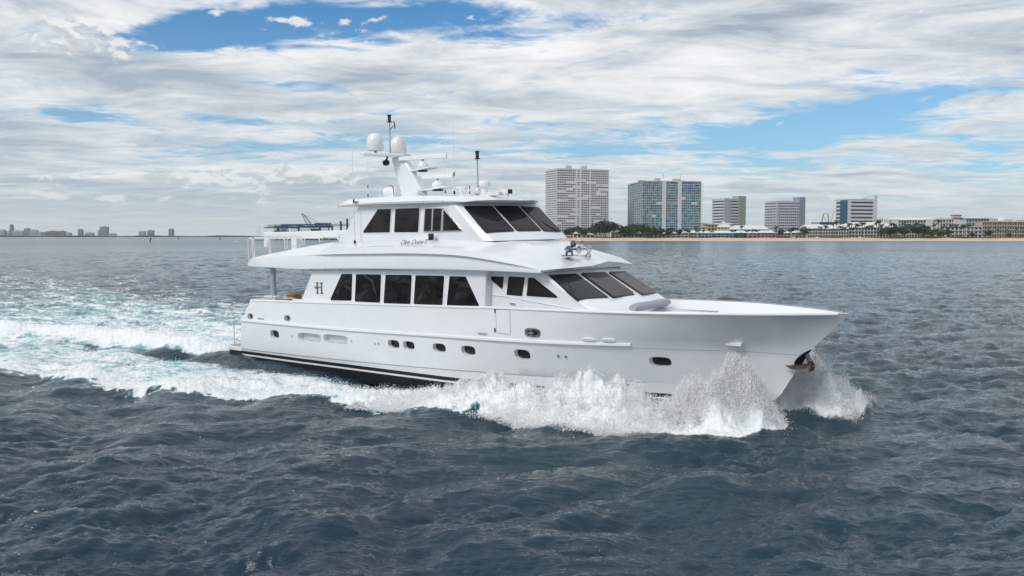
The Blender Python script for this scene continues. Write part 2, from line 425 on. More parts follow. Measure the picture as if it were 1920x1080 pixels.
# rub rail
def rail_strip(x0, x1, tb, zt, dy, h, n=70):
    rows = [[], [], [], []]
    for i in range(n + 1):
        x = x0 + (x1 - x0) * i / n; y = hull_y(x, ip(zt, x)); z = ip(zt, x); e = 1 if 0 < i < n else 0
        rows[0].append((x, y + .02, z + h)); rows[1].append((x, y - dy, z + h * .45)); rows[2].append((x, y - dy, z - h * .55)); rows[3].append((x, y + .02, z - h * .7))
    return rows
part(MB().grid(rail_strip(.2, 25, None, RBZ, .085, .085)), 'rub_rail', GELS, smooth=40)
mbp = MB().grid([[(a, -b, c) for a, b, c in r] for r in rail_strip(.2, 25, None, RBZ, .085, .085)]); part(mbp, 'rub_rail', GELS, smooth=40)
# sheer cap moulding
capm = MB(); rr = []
shr = OUT_S[0]
for p in shr[:-1]: rr.append(p)
capm.grid([[(p.x, p.y - .035, p.z - .05) for p in rr], [(p.x, p.y - .045, p.z + .0) for p in rr], [(p.x, p.y - .01, p.z + .035) for p in rr], [(p.x, p.y + .14, p.z + .035) for p in rr]])
part(capm, 'cap_rail', GELS, smooth=60)
capm = MB().grid([[(p.x, -(p.y - .035), p.z - .05) for p in rr], [(p.x, -(p.y - .045), p.z + .0) for p in rr], [(p.x, -(p.y - .01), p.z + .035) for p in rr], [(p.x, -(p.y + .14), p.z + .035) for p in rr]])
part(capm, 'cap_rail', GELS, smooth=60)
# thin styling groove forward of the rub rail
gr = MB(); P_ = []
for i in range(30):
    x = 25 + 5.9 * i / 29; z = ip(RBZ, x) - .12; P_.append((x, hull_y(x, z) - .004, z))
gr.tube(P_, .008, 5); part(gr, 'groove', GREYP)
gr = MB(); P_ = []
for i in range(60):
    x = .6 + 24.5 * i / 59; z = ip(KNZ, x) - .02; P_.append((x, hull_y(x, z) - .006, z))
gr.tube(P_, .010, 5); part(gr, 'groove', GREYP)
# swim platform, staple and its cleat
pl = MB(); out = roundpoly([(-1.95, -2.9, .47), (.35, -2.95, .47), (.35, 2.95, .47), (-1.95, 2.9, .47)], .35)
pl.prism(out, (0, 0, .24)); plat = part(pl, 'swim_platform', GEL, bevel=.03)
part(MB().prism([(p.x * .96, p.y * .96, .714) for p in out], (0, 0, .015)), 'platform_decking', TEAK, plat)
part(MB().prism([(p.x * .97, p.y * .97, -.1) for p in out], (0, 0, .565)), 'platform_bracket', BLACK, plat)
for s in (1, -1):
    P_ = [(.15, -s * 3.0, 2.2), (-.75, -s * 2.75, 2.18), (-1.2, -s * 2.72, 2.12), (-1.3, -s * 2.7, 1.95), (-1.33, -s * 2.7, .72)]
    part(MB().tube(P_, .035), 'boarding_staple', STEEL)
part(MB().cyl((-.55, -2.75, .72), (-.55, -2.75, 1.0), .05, .035).box(-.8, -.3, -2.8, -2.7, 1.0, 1.06), 'cleat', STEEL)
# stern mooring gear and hawse holes on the side
def hawse(u, v, w, h):
    c = onhull(u, v); o = part(MB().prism([(x, hull_y(x, z) - .03, z) for x, z in oval(c, w, h, k=3)], (0, .05, 0)), 'hawse_frame', STEEL)
    part(MB().prism([(x, hull_y(x, z) - .036, z) for x, z in oval(c, w * .72, h * .6, k=3)], (0, .02, 0)), 'hawse_opening', BLK, o)
    part(MB().cyl((c.x - .05, c.y - .07, c.z - h * .35), (c.x - .05, c.y - .07, c.z + h * .35), .04).box(c.x - .2, c.x + .12, c.y - .1, c.y - .05, c.z - .05, c.z + .02), 'cleat', STEEL, o)
hawse(539.5, 596, .52, .30); hawse(999, 623.5, .78, .38)
hawse(470, 592.5, .55, .32)
part(MB().cyl((.62, -3.13, 2.37), (.62, -3.13, 2.72), .05).cyl((.45, -3.13, 2.70), (.8, -3.13, 2.70), .045).box(.4, 1.0, -3.2, -3.05, 2.36, 2.40), 'bollard', STEEL)
for u, v, w in ((489, 597.5, 12), (905, 626, 18)):
    c = onhull(u, v); a = onhull(u - w / 2, v); b = onhull(u + w / 2, v)
    part(MB().prism([(x, hull_y(x, z) - .02, z) for x, z in oval(c, b.x - a.x, .09)], (0, .04, 0)), 'vent_slot', GREYP)
for u0, u1, v in ((1093, 1117, 636.5), (1129, 1154, 638)):
    a = onhull(u0, v); b = onhull(u1, v); c = (a + b) / 2
    part(MB().prism([(x, hull_y(x, z) - .07, z) for x, z in oval(c, b.x - a.x, .12)], (0, .09, 0)), 'boarding_step', GELS, bevel=.02)
for u, v in ((548, 630), (659, 639.5), (703, 644), (709.5, 644), (1047, 667.5), (1061, 668.5)):
    c = onhull(u, v); part(MB().lathe([(.065, 0), (.065, .03), (.03, .03)], c + Vector((0, .01, 0)), 12, axis=(0, -1, 0)), 'drain_fitting', STEEL)
# boarding gate outline in the bulwark
ga = [onhull(929, 580), onhull(956, 580.5), onhull(957.5, 627), onhull(932, 624)]
gate = part(MB().prism([p + Vector((0, -.008, 0)) for p in roundpoly(ga, .08)], (0, .05, 0)), 'side_gate', GEL)
part(MB().tube([p + Vector((0, -.012, 0)) for p in roundpoly(ga, .08)] + [ga[0] + Vector((0, -.012, 0))], .009, 5), 'gate_seam', GREYP, gate)
for v in (583, 619):
    h_ = onhull(928.5, v); part(MB().box(h_.x - .03, h_.x + .03, h_.y - .03, h_.y, h_.z - .09, h_.z + .09), 'hinge', BLK, gate)
# anchor and its pocket at the stem
anc = MB().prism([(30.45, -.02, 1.78), (30.62, -.02, 2.05), (30.9, -.02, 2.3), (31.12, -.02, 2.44), (30.98, -.02, 2.2)], (0, .04, 0))
def stemx(z): return float(np.interp(z, [r[-1].z for r in OUT_S][::-1], [r[-1].x for r in OUT_S][::-1]))
pk = []
for k in range(9):
    z = 1.68 + .78 * k / 8; w = .34 * math.sin(math.pi * (k + .4) / 9); pk.append((z, w))
L_ = [(stemx(z) + .035 - w * .55, -w, z) for z, w in pk]; M_ = [(stemx(z) + .05, 0, z) for z, w in pk]; Rr = [(stemx(z) + .035 - w * .55, w, z) for z, w in pk]
part(MB().grid([[(a - .02, b, c) for a, b, c in L_], M_, [(a - .02, b, c) for a, b, c in Rr]]), 'anchor_pocket', BLK)
a0 = part(MB().tube([(30.95, 0, 2.3), (31.05, 0, 2.05), (31.0, 0, 1.82)], .09), 'anchor', DSTEEL)
fl = MB()
fl.prism([(30.28, -.36, 1.86), (30.6, -.3, 1.90), (31.1, -.12, 1.93), (31.12, -.10, 1.84), (30.8, -.22, 1.72), (30.5, -.32, 1.74)], (0, .05, 0))
fl.prism([(30.4, .36, 1.84), (31.1, .12, 1.93), (31.12, .10, 1.84), (30.8, .22, 1.72)], (0, -.05, 0))
part(fl, 'fluke', DSTEEL, a0)
part(MB().prism([(31.12, -.15, 2.06), (31.2, -.14, 2.08), (31.2, 0, 1.9), (31.2, .14, 2.08), (31.12, .15, 1.68), (31.06, -.16, 1.66)], (.04, 0, 0)).cyl((31.0, 0, 1.86), (31.26, 0, 1.86), .03), 'crown', DSTEEL, a0)
part(MB().tube([(31.05, -.2, 1.98), (31.25, -.24, 2.2), (31.36, -.2, 2.26), (31.3, -.16, 2.14), (31.08, -.14, 1.96)], .016, 6), 'shackle', STEEL, a0)
c = onhull(1376, 645); part(MB().box(c.x - .33, c.x + .33, c.y - .10, c.y + .12, c.z - .07, c.z + .06), 'bow_light_box', GELS, bevel=.02)
part(MB().cyl((32.25, 0, 3.85), (32.25, 0, 4.05), .02), 'jackstaff_socket', STEEL)
# raised trunk deck on the foredeck
tr = [(22.3, 2.45), (25.2, 2.25), (27.2, 1.5), (27.9, .7)]
tp = [Vector((x, -y, 3.60 - .04 * (x - 22.3))) for x, y in tr] + [Vector((x, y, 3.60 - .04 * (x - 22.3))) for x, y in tr[::-1]]
trunk = part(MB().prism([p - Vector((0, 0, .6)) for p in tp], (0, 0, .6)), 'foredeck_trunk', DECK, bevel=.05)
sm = MB()
for y in (-1.9, -.65, .65, 1.9): sm.box(24.6, 26.6, y - .012, y + .012, 3.35, 3.60 - .04 * 2.9 + .03)
for x in (24.7, 26.4): sm.box(x - .012, x + .012, -1.9, 1.9, 3.35, 3.60 - .04 * (x - 22.3) + .01)
part(sm, 'hatch_seams', GREYP, trunk)

# --- main deck house
def slab(side_pts, y0, y1, name, m=GEL, bevel=.05, parent=yacht):
    return part(MB().prism([(p[0], y0, p[1]) for p in side_pts], (0, y1 - y0, 0)), name, m, parent, bevel=bevel)
slab([(5.15, 3.3), (6.5, 5.3), (18.2, 5.3), (18.05, 3.0), (5.15, 3.0)], -2.95, 2.95, 'main_house')
part(MB().box(5.0, 18.2, -3.26, -2.93, 3.4, 3.64), 'sill_ledge', GELS, bevel=.03)
ys = -2.95
for P in ([(619, 563), (641, 513.5), (661, 513.5), (659.5, 564)], [(665.5, 565.5), (668, 514), (715, 514.5), (713, 567.5)], [(719.5, 568.5), (723.5, 515), (772.5, 515.5), (770, 570)],
          [(776, 570.5), (779.5, 516), (833.5, 517), (830, 572)], [(838, 573), (843.5, 517.5), (873.5, 518.5), (900, 575)]):
    window([K(u, v, y=ys) for u, v in P], (0, -1, 0), GL1, .08, .05)
# monogram letter on the aft wing
c = K(599, 540, y=ys - .01)
mg = MB()
for dx in (-.17, .17):
    mg.box(c.x + dx - .045, c.x + dx + .045, ys - .03, ys, c.z - .27, c.z + .27)
    mg.box(c.x + dx - .10, c.x + dx + .10, ys - .03, ys, c.z + .25, c.z + .29); mg.box(c.x + dx - .10, c.x + dx + .10, ys - .03, ys, c.z - .29, c.z - .25)
mg.tube([(c.x - .42, ys - .02, c.z + .06), (c.x - .3, ys - .02, c.z - .02), (c.x - .12, ys - .02, c.z - .03), (c.x, ys - .02, c.z + .06), (c.x + .17, ys - .02, c.z - .01)], .022, 6)
mg.tube([(c.x - .36, ys - .02, c.z - .02), (c.x - .2, ys - .02, c.z + .1), (c.x - .05, ys - .02, c.z + .03)], .018, 6)
part(mg, 'monogram', LETG)
for u, v in ((521 + 218, 575.5),):
    c = K(740, 572.5, y=-3.2); part(MB().box(c.x - .3, c.x + .3, -3.3, -3.2, c.z - .03, c.z).cyl((c.x - .08, -3.25, c.z), (c.x - .08, -3.25, c.z + .14), .02).cyl((c.x + .12, -3.25, c.z), (c.x + .12, -3.25, c.z + .14), .02), 'cleat', STEEL)
# eyebrow rail under the overhang
rl = MB()
rl.tube([K(565, 507, y=-3.02), K(700, 506.5, y=-3.02), K(880, 507, y=-3.02)], .014, 5)
for u in (583, 610, 638, 669, 702, 733, 766, 800, 838, 878): q = K(u, 506, y=-3.02); rl.cyl(q + Vector((0, 0, -.05)), q + Vector((0, .05, .1)), .016, n=5)
part(rl, 'curtain_rail', GREYP)
# forward house (wheelhouse)
yf = -2.55
fh = MB()
def fsec(xt, xb): return [(17.5, 2.7), (17.5, 5.3), (xt, 5.3), (xb, 3.62), (xb + .75, 3.42), (xb + .75, 2.9)]
sA = fsec(20.68, 23.64); sB = fsec(21.43, 24.26)
secs = [(yf, sA), (-2.2, fsec(20.84, 23.82)), (-1.0, fsec(21.02, 24.06)), (0, fsec(21.2, 24.2)), (1.0, fsec(21.36, 24.26)), (2.4, fsec(21.45, 24.3)), (2.55, sB)]
rows = [[(x, y, z) for x, z in s] + [(s[0][0], y, s[0][1])] for y, s in secs]
fh.grid(rows); fh.add([(x, yf, z) for x, z in sA], [tuple(range(6))]); fh.add([(x, 2.55, z) for x, z in sB], [tuple(range(5, -1, -1))])
wheelhouse = part(fh, 'wheelhouse', GEL, bevel=.05, fix=True)
for P in ([(913.5, 518), (945.5, 518.5), (942.5, 543)], [(991, 520.5), (1001, 520.5), (1050, 559), (987.5, 555)]):
    window([K(u, v, y=yf) for u, v in P], (0, -1, 0), GL2, .06, .05)
dr = [K(u, v, y=yf) for u, v in ((947.5, 600), (953.5, 514.5), (983, 515), (977, 600))]
P, n = fit(dr, (0, -1, 0)); door = part(MB().prism([q + n * .015 for q in roundpoly(P, .06)], -n * .05), 'side_door', GEL)
window([K(u, v, y=yf) for u, v in ((951, 552), (954.5, 519), (983, 520.5), (979, 554.5))], (0, -1, 0), GL2, .03, .02, 'door_window', door, BLK, .022)
c = K(962, 569.5, y=yf - .05); part(MB().box(c.x - .17, c.x + .12, c.y - .03, c.y + .0, c.z - .03, c.z + .03).cyl(c, c + Vector((0, .06, 0)), .03), 'door_handle', STEEL, door)
# styling crease on the side
cr = MB().tube([K(u, v, y=yf - .0) for u, v in ((907, 551), (948, 556), (1000, 566), (1060, 576), (1100, 583))], .03, 6); part(cr, 'side_moulding', GELS, smooth=60)
# windshield of the wheelhouse
LW = [([(1029, 517), (1080, 514.5)], [(1139, 557.5), (1083, 561.5)], -2.35, -.85, -2.6, -1.0),
      ([(1091, 513.5), (1134, 511.5)], [(1192.5, 553), (1150, 556.5)], -.6, .85, -.75, .95),
      ([(1143, 511), (1173, 510)], [(1233, 550), (1204, 552.5)], 1.1, 2.35, 1.2, 2.55)]
for tp_, bt_, a, b, c_, d_ in LW:
    P = [K(*tp_[0], y=a), K(*tp_[1], y=b), K(*bt_[0], y=d_), K(*bt_[1], y=c_)]
    window(P, (.6, 0, .8), GL3, .06, .035, 'windshield_window', yacht, BLK, .03)
# lounge cushion lying across the trunk deck
def Kz(u, v, z): return K(u, v, z=z)

# --- upper deck with its brow
def row(x0, x1, yt, zt, n=60):
    return [Vector((x0 + (x1 - x0) * i / n, 0, 0)) for i in range(n + 1)]
NB = 70
def brow_rows(s):
    T = [i / NB for i in range(NB + 1)]
    def mk(x0, x1, Y, Z, fx=None):
        o = []
        for t in T:
            x = x0 + (x1 - x0) * t; o.append(Vector((x, -s * ip(Y, x), ip(Z, x))))
        return o
    xe = 21.25 if s == 1 else 21.8
    ex = xe - 21.25
    def sh(tbl): return [(x + (ex if x > 18 else 0), z) for x, z in tbl]
    Az = sh([(.6, 5.36), (3.9, 5.28), (5.3, 5.23), (9, 5.31), (15, 5.36), (18.2, 5.34), (20.6, 5.27), (21.25, 5.24)])
    A = mk(.62, xe, [(.6, 2.9), (1.5, 3.15), (4, 3.28), (18, 3.3), (20.5, 3.2), (xe, 3.1)], Az)
    A2 = [Vector((p.x, p.y * 1.004, p.z + .06)) for p in A]
    Bz = sh([(.6, 5.40), (1.15, 5.79), (4.9, 5.91), (7.2, 5.98), (10, 6.03), (14, 6.06), (17, 5.99), (18.8, 5.78), (20.3, 5.57), (21.25, 5.34)])
    B = mk(.75, xe, [(.6, 2.95), (1.5, 3.1), (4, 3.2), (18, 3.22), (20.5, 3.17), (xe, 3.1)], Bz)
    C = [Vector((p.x, p.y - s * .16 * min(1, max(0, (p.x - 7.0) / .8)) * min(1, max(0, (21.2 - p.x) / 1.5)), p.z + .0)) for p in B]
    Dz = sh([(.6, 5.42), (1.15, 5.81), (4.9, 5.94), (7.1, 6.02), (8.0, 6.36), (14, 6.36), (17, 6.24), (18.8, 6.04), (20.5, 5.70), (21.25, 5.36)])
    D = mk(.78, xe, [(.6, 2.9), (1.5, 3.05), (4, 3.14), (7, 3.16), (8, 3.3), (18, 3.3), (20.5, 3.17), (xe, 3.1)], Dz)
    Ez = sh([(.6, 5.77), (2.4, 5.98), (5.25, 6.32), (7, 6.52), (8.2, 6.62), (12, 6.66), (17.4, 6.60), (18.9, 6.36), (20.3, 5.84), (21.55, 5.39)])
    E = mk(.9, 21.55 + ex * .5, [(.6, 2.7), (2, 2.85), (8, 2.75), (9, 2.5), (17.5, 2.45), (20, 2.2), (22, 1.9)], Ez)
    G = mk(1.0, 21.65 + ex * .3, [(.6, 2.5), (2, 2.65), (7.5, 2.55), (8.5, 2.2), (17.5, 1.7), (20, 1.3), (22, 1.1)], sh([(.6, 5.74), (2.4, 5.95), (5.25, 6.28), (7, 6.48), (8.2, 6.6), (12, 6.66), (17.6, 6.64), (19.2, 6.42), (20.5, 5.87), (21.65, 5.40)]))
    G2 = mk(1.0, 21.65 + ex * .3, [(.6, 2.4), (2, 2.55), (7.5, 2.45), (8.5, 2.1), (17.5, 1.6), (20, 1.2), (22, 1.0)], sh([(.6, 5.6), (7.5, 5.65), (8.3, 6.6), (12, 6.66), (17.6, 6.64), (19.2, 6.43), (20.5, 5.88), (21.65, 5.405)]))
    F = mk(.9, 21.7, [(0, 0)], [(.6, 5.58), (7.5, 5.63), (8.3, 6.6), (12, 6.66), (18.2, 6.64), (19.3, 6.47), (20.6, 5.90), (21.7, 5.41)])
    for p in F: p.y = 0
    U = mk(.75, 21.6, [(0, 0)], [(0.6, 5.3), (18, 5.3), (21.9, 5.31)])
    for p in U: p.y = 0
    U2 = [Vector((p.x, p.y * .9, 5.24 + .04 * max(0, min(1, (p.x - 19) / 2)))) for p in A]
    def sm(r, n=10):
        ys = np.array([p.y for p in r]); zs = np.array([p.z for p in r])
        for _ in range(n):
            ys[3:-3] = (ys[2:-4] + 2 * ys[3:-3] + ys[4:-2]) / 4; zs[3:-3] = (zs[2:-4] + 2 * zs[3:-3] + zs[4:-2]) / 4
        return [Vector((p.x, float(y), float(z))) for p, y, z in zip(r, ys, zs)]
    A, A2, B, C, E, G, F = [sm(r) for r in (A, A2, B, C, E, G, F)]; D = sm(D, 3)
    return [U, U2, A, A2, B, C, D, E, G, G2, F]
mb = MB()
for s in (1, -1):
    rows = brow_rows(s); m = NB + 1; base = len(mb.v); mb.v += [tuple(p) for r in rows for p in r]
    for i in range(len(rows) - 1):
        for j in range(NB):
            f = (base + i * m + j, base + (i + 1) * m + j, base + (i + 1) * m + j + 1, base + i * m + j + 1); mb.f.append(f if s == 1 else f[::-1]); mb.mi.append(0)
    for j in (0, NB):
        f = tuple(base + i * m + j for i in range(len(rows))); mb.f.append(f); mb.mi.append(0)
brow = part(mb, 'upper_deck', GEL, smooth=26, fix=True)
# support poles of the aft overhang
for s in (1, -1):
    part(MB().cyl((2.5, -s * 2.6, 2.6), (2.5, -s * 2.6, 5.3), .15, n=16), 'support_pole', GREYP, smooth=40)

# --- skylounge
yk = -2.42
sk = MB()
def ksec(xt, xb): return [(8.0, 6.55), (xb, 6.55), (xt, 8.4), (9.5, 8.4)]
bA = ksec(15.75, 17.55); bB = ksec(16.85, 18.75)
secs = [(yk, bA), (-2.24, ksec(15.93, 18.14)), (-.95, ksec(16.51, 18.6)), (.6, ksec(16.82, 18.88)), (2.1, ksec(16.9, 18.84)), (2.42, bB)]
rows = [[(x, y * (.985 if z > 8 else 1), z) for x, z in s] + [(s[0][0], y, s[0][1])] for y, s in secs]
sk.grid(rows); sk.add([(x, yk * (.985 if z > 8 else 1), z) for x, z in bA], [tuple(range(4))]); sk.add([(x, 2.42 * (.985 if z > 8 else 1), z) for x, z in bB], [(3, 2, 1, 0)])
sky_l = part(sk, 'skylounge', GEL, bevel=.05, fix=True)
for P in ([(680, 436.5), (709, 392.3), (733.5, 391.8), (731, 435.7)], [(739.5, 435.5), (742, 391.3), (787, 390), (784.5, 435.3)]):
    window([K(u, v, y=yk) for u, v in P], (0, -1, 0), GL2, .05, .035, frame=GELS)
P3 = [(794, 435.2), (797, 389.6), (833, 389.4), (868.5, 433.5)]
w3 = [K(u, v, y=yk) for u, v in P3]; P, n = fit(w3, (0, -1, 0))
fr = part(MB().prism([q + n * .03 for q in roundpoly(P, .05)], -n * .06), 'window', STEEL)
for Pp in ([(796, 433.2), (798.5, 391.2), (810.5, 391.2), (808.5, 433.2)], [(811.8, 433.2), (813.8, 391), (829, 391), (826.5, 433)], [(831.5, 432.8), (833, 392.5), (866, 432)]):
    P, n = fit([K(u, v, y=yk) for u, v in Pp], (0, -1, 0)); part(MB().prism([q + n * .04 for q in roundpoly(P, .02)], -n * .02), 'pane', GL2, fr)
UW = [([(871.5, 388.3), (921.5, 387.8)], [(962, 432), (913, 434.5)], -2.15, -.95, -2.25, -.95),
      ([(928, 387.8), (971, 388.2)], [(1012.5, 431.8), (970, 432)], -.7, .6, -.7, .65),
      ([(977, 388.5), (1009, 390.4)], [(1050, 433.3), (1020, 431.8)], .85, 2.05, .9, 2.15)]
for k, (tp_, bt_, a, b, c_, d_) in enumerate(UW):
    P = [K(*tp_[0], y=a), K(*tp_[1], y=b), K(*bt_[0], y=d_), K(*bt_[1], y=c_)]
    w = window(P, (.6, 0, .6), GL3, .05, .05, 'windshield_window', yacht, BLK, .03)
    P, n = fit(P, (.6, 0, .6)); off = n * .12
    wp = [[(942, 437), (925, 425), (899, 413), (884, 400)], [(997, 433), (980, 424), (955, 412), (938, 398)], [(1041, 434), (1024, 424), (1002, 410), (985, 397)]][k]
    tt = [0.0, .33, .75, 1.0]; yy = [b - .25, (a + b) / 2, a + .35, a + .1]
    path = [K(u, v, y=y_) + off * .6 for (u, v), y_ in zip(wp, yy)]
    part(MB().tube(path[:3], .03, 5).tube([path[1], path[2], path[3]], .022, 5).lathe([(.07, 0), (.07, .1)], path[0] - n * .05, 8, axis=tuple(n)), 'windshield_wiper', BLK)
# skylounge roof
rf = MB()
def roof_rows(s):
    T = [i / 50 for i in range(51)]; ex = 0 if s == 1 else .6
    def mk(x0, x1, Y, Z):
        return [Vector((x0 + (x1 - x0) * t, -s * ip(Y, x0 + (x1 - x0) * t), ip(Z, x0 + (x1 - x0) * t))) for t in T]
    A = mk(8.05, 16.5 + ex, [(8, 2.5), (9, 2.7), (14, 2.72), (16, 2.5), (17, 2.2)], [(8, 8.40), (11, 8.40), (15, 8.33), (16.4, 8.29)])
    A1 = mk(8.05, 16.6 + ex, [(8, 2.52), (9, 2.73), (14, 2.75), (16, 2.53), (17, 2.2)], [(8, 8.44), (11, 8.48), (15, 8.42), (16.6, 8.32)])
    B = mk(8.3, 16.8 + ex, [(8, 2.3), (9, 2.5), (14, 2.55), (16, 2.3), (17, 1.9)], [(8.1, 8.56), (8.8, 8.70), (11, 8.71), (15, 8.64), (16.0, 8.52), (16.8, 8.36)])
    C = mk(8.3, 17.5 + ex * .5, [(8, 1.4), (17.5, 1.1)], [(8.1, 8.60), (8.8, 8.80), (11, 8.83), (15, 8.76), (16.6, 8.6), (17.5, 8.38)])
    D = mk(8.3, 17.8, [(8, 0)], [(8.1, 8.62), (8.8, 8.84), (11, 8.88), (15, 8.80), (16.8, 8.62), (17.8, 8.36)])
    Uc = mk(8.3, 17.7, [(8, 0)], [(8, 8.38), (17.7, 8.28)]); Ub = mk(8.2, 17.35 + ex * .5, [(8, 1.3), (17.5, 1.0)], [(8, 8.38), (17.5, 8.28)])
    for r in (D, Uc):
        for p in r: p.y = 0
    return [Uc, Ub, A, A1, B, C, D]
for s in (1, -1):
    rows = roof_rows(s); m = 51; base = len(rf.v); rf.v += [tuple(p) for r in rows for p in r]
    for i in range(len(rows) - 1):
        for j in range(50):
            f = (base + i * m + j, base + (i + 1) * m + j, base + (i + 1) * m + j + 1, base + i * m + j + 1); rf.f.append(f if s == 1 else f[::-1]); rf.mi.append(0)
    for j in (0, 50): rf.f.append(tuple(base + i * m + j for i in range(len(rows)))); rf.mi.append(0)
roof = part(rf, 'roof', GEL, smooth=35, fix=True)
rl = MB(); rl.tube([K(u, v, y=-2.74) for u, v in ((634, 388), (693, 385), (760, 382), (829, 380))], .012, 5)
for u, v in ((634, 387.5), (663, 386), (693, 384), (724, 382.5), (757, 381.5), (792, 380), (828, 379)): q = K(u, v, y=-2.74); rl.cyl(q - Vector((0, 0, .08)), q + Vector((0, .05, .08)), .016, n=5)
part(rl, 'curtain_rail', GREYP, roof)

# name on the side of the upper deck
tcu = bpy.data.curves.new('name_lettering', 'FONT'); tcu.body = 'Okie Dokie'; tcu.shear = .28; tcu.size = 1; tcu.extrude = .002; tcu.offset = -.006
to = bpy.data.objects.new('tmp', tcu); COL.objects.link(to); dg = bpy.context.evaluated_depsgraph_get(); dg.update()
tm = bpy.data.meshes.new_from_object(to.evaluated_get(dg)); bpy.data.objects.remove(to)
cs = [v.co.copy() for v in tm.vertices]; x0, x1 = min(c.x for c in cs), max(c.x for c in cs); z0, z1 = min(c.y for c in cs), max(c.y for c in cs)
a = K(759, 460.5, y=-2.74); b = K(801, 461.5, y=-2.74); tq = K(759, 452, y=-2.74)
def nb(fx, fz, off=0): return Vector((a.x + (b.x - a.x) * fx, -3.02 + .13 * fz - .9 * off, 6.455 + .215 * fz + .45 * off))
for v, c in zip(tm.vertices, cs): v.co = nb((c.x - x0) / (x1 - x0), (c.y - z0) / (z1 - z0), .012 if c.z >= 0 else .004)
part(MB().add([nb(-.03, -.2), nb(1.03, -.2), nb(1.03, 1.1), nb(-.03, 1.1), nb(1.03, 1.1) + Vector((0, .45, -.02)), nb(-.03, 1.1) + Vector((0, .45, -.02)), nb(-.03, -.2) + Vector((0, .3, -.1)), nb(1.03, -.2) + Vector((0, .3, -.1))], [(0, 1, 2, 3), (3, 2, 4, 5), (0, 3, 5, 6), (1, 7, 4, 2)]), 'name_board', GELS)
tm.materials.append(NAVY); nm = bpy.data.objects.new('name_lettering', tm); COL.objects.link(nm); nm.parent = yacht
NAMEOBJ = nm
# side lamp beside the name
c = K(808, 455, y=-2.75)
lamp = part(MB().lathe([(.10, 0), (.16, .03), (.2, .22), (.2, .26)], (c.x, c.y, c.z - .16), 14), 'side_light', GELS, smooth=40)
part(MB().lathe([(.12, 0), (.13, .05), (.13, .26), (.10, .30)], (c.x, c.y + .02, c.z + .12), 12), 'side_light_shade', BLK, lamp, smooth=40)

# --- mast, domes, radars
ms = MB()
def leg(y0, y1):
    ms.add([(10.3, y0, 8.7), (11.95, y0, 8.7), (10.45, y0, 10.85), (9.55, y0, 10.85), (10.3, y1, 8.7), (11.95, y1, 8.7), (10.45, y1, 10.85), (9.55, y1, 10.85)],
           [(0, 1, 2, 3), (7, 6, 5, 4), (0, 4, 5, 1), (1, 5, 6, 2), (2, 6, 7, 3), (3, 7, 4, 0)])
leg(-.21, .21)
mast = part(ms, 'radar_mast', GEL, bevel=.09, seg=3)
sp = MB().prism([(9.2, -1.95, 10.92), (9.5, -1.95, 10.85), (10.5, -.2, 10.85), (10.5, .2, 10.85), (9.6, 1.45, 10.85), (9.35, 1.45, 10.92), (9.25, 0, 10.9)], (0, 0, .16))
part(sp, 'spreader', GEL, mast, bevel=.03)
for x0, x1, z, yw in ((10.7, 12.35, 10.03, .32), (11.3, 13.45, 9.02, .36)):
    part(MB().prism([(x0, -yw * .6, z), (x1, -yw, z + .12), (x1 + .1, 0, z + .13), (x1, yw, z + .12), (x0, yw * .6, z), (x0, yw * .6, z - .12), (x0, -yw * .6, z - .12)][:5], (0, 0, .08)), 'radar_platform', GEL, mast, bevel=.02)
def dome(y, x, z):
    prof = [(r_ * .86, z_ * .84) for r_, z_ in [(.33, 0), (.46, .03), (.50, .09), (.50, .48), (.485, .65), (.44, .80), (.35, .93), (.22, 1.02), (.08, 1.06), (.01, 1.065)]]
    d = part(MB().lathe(prof, (x, y, z + .16), 28), 'satellite_dome', GELS, smooth=50)
    part(MB().lathe([(.14, 0), (.07, .03), (.07, .17)], (x, y, z), 12), 'dome_pedestal', GREYP, d)
dome(-.95, K(704, 290, y=-.95).x, 11.02); dome(.85, K(747, 292, y=.85).x, 10.98)
def radar(cx, cy, z, L, ang, s=1):
    r = part(MB().lathe([(.10, 0), (.26 * s, .06), (.30 * s, .2), (.30 * s, .3), (.18, .42), (.10, .46)], (cx, cy, z), 20), 'radar_scanner', GELS, smooth=50)
    part(MB().lathe([(.28 * s, -.05), (.28 * s, .01)], (cx, cy, z), 18), 'base_ring', BLK, r)
    part(MB().lathe([(.09, .44), (.06, .56)], (cx, cy, z), 10), 'turning_unit', GREYP, r)
    ca, sa = math.cos(ang), math.sin(ang); b = MB()
    pr = [(-.5, -.10), (.5, -.10), (.5, .04), (.40, .10), (-.4, .10), (-.5, .04)]
    P = [(cx + ca * L / 2 - sa * q * .16, cy + sa * L / 2 + ca * q * .16, z + .66 + w_) for q, w_ in pr]
    part(b.prism(P, (-ca * L, -sa * L, 0)), 'array_bar', GELS, r, bevel=.015)
c = K(793, 321, y=0); radar(c.x, 0, c.z + .02, 2.75, R(14), .85)
c = K(821, 357, y=0); radar(c.x, 0, c.z + .02, 1.75, R(14), 1.0)
part(MB().lathe([(.02, 0), (.15, .04), (.19, .16), (.17, .26), (.05, .32)], K(724, 311, y=-.1), 10).cyl(K(724, 302, y=-.1), K(727, 293, y=-.1), .05), 'hailing_horn', BLK, mast, smooth=50)
part(MB().lathe([(.2, 0), (.24, .12), (.2, .25)], K(781, 366, y=-.55), 14), 'mast_light', GELS, smooth=40)
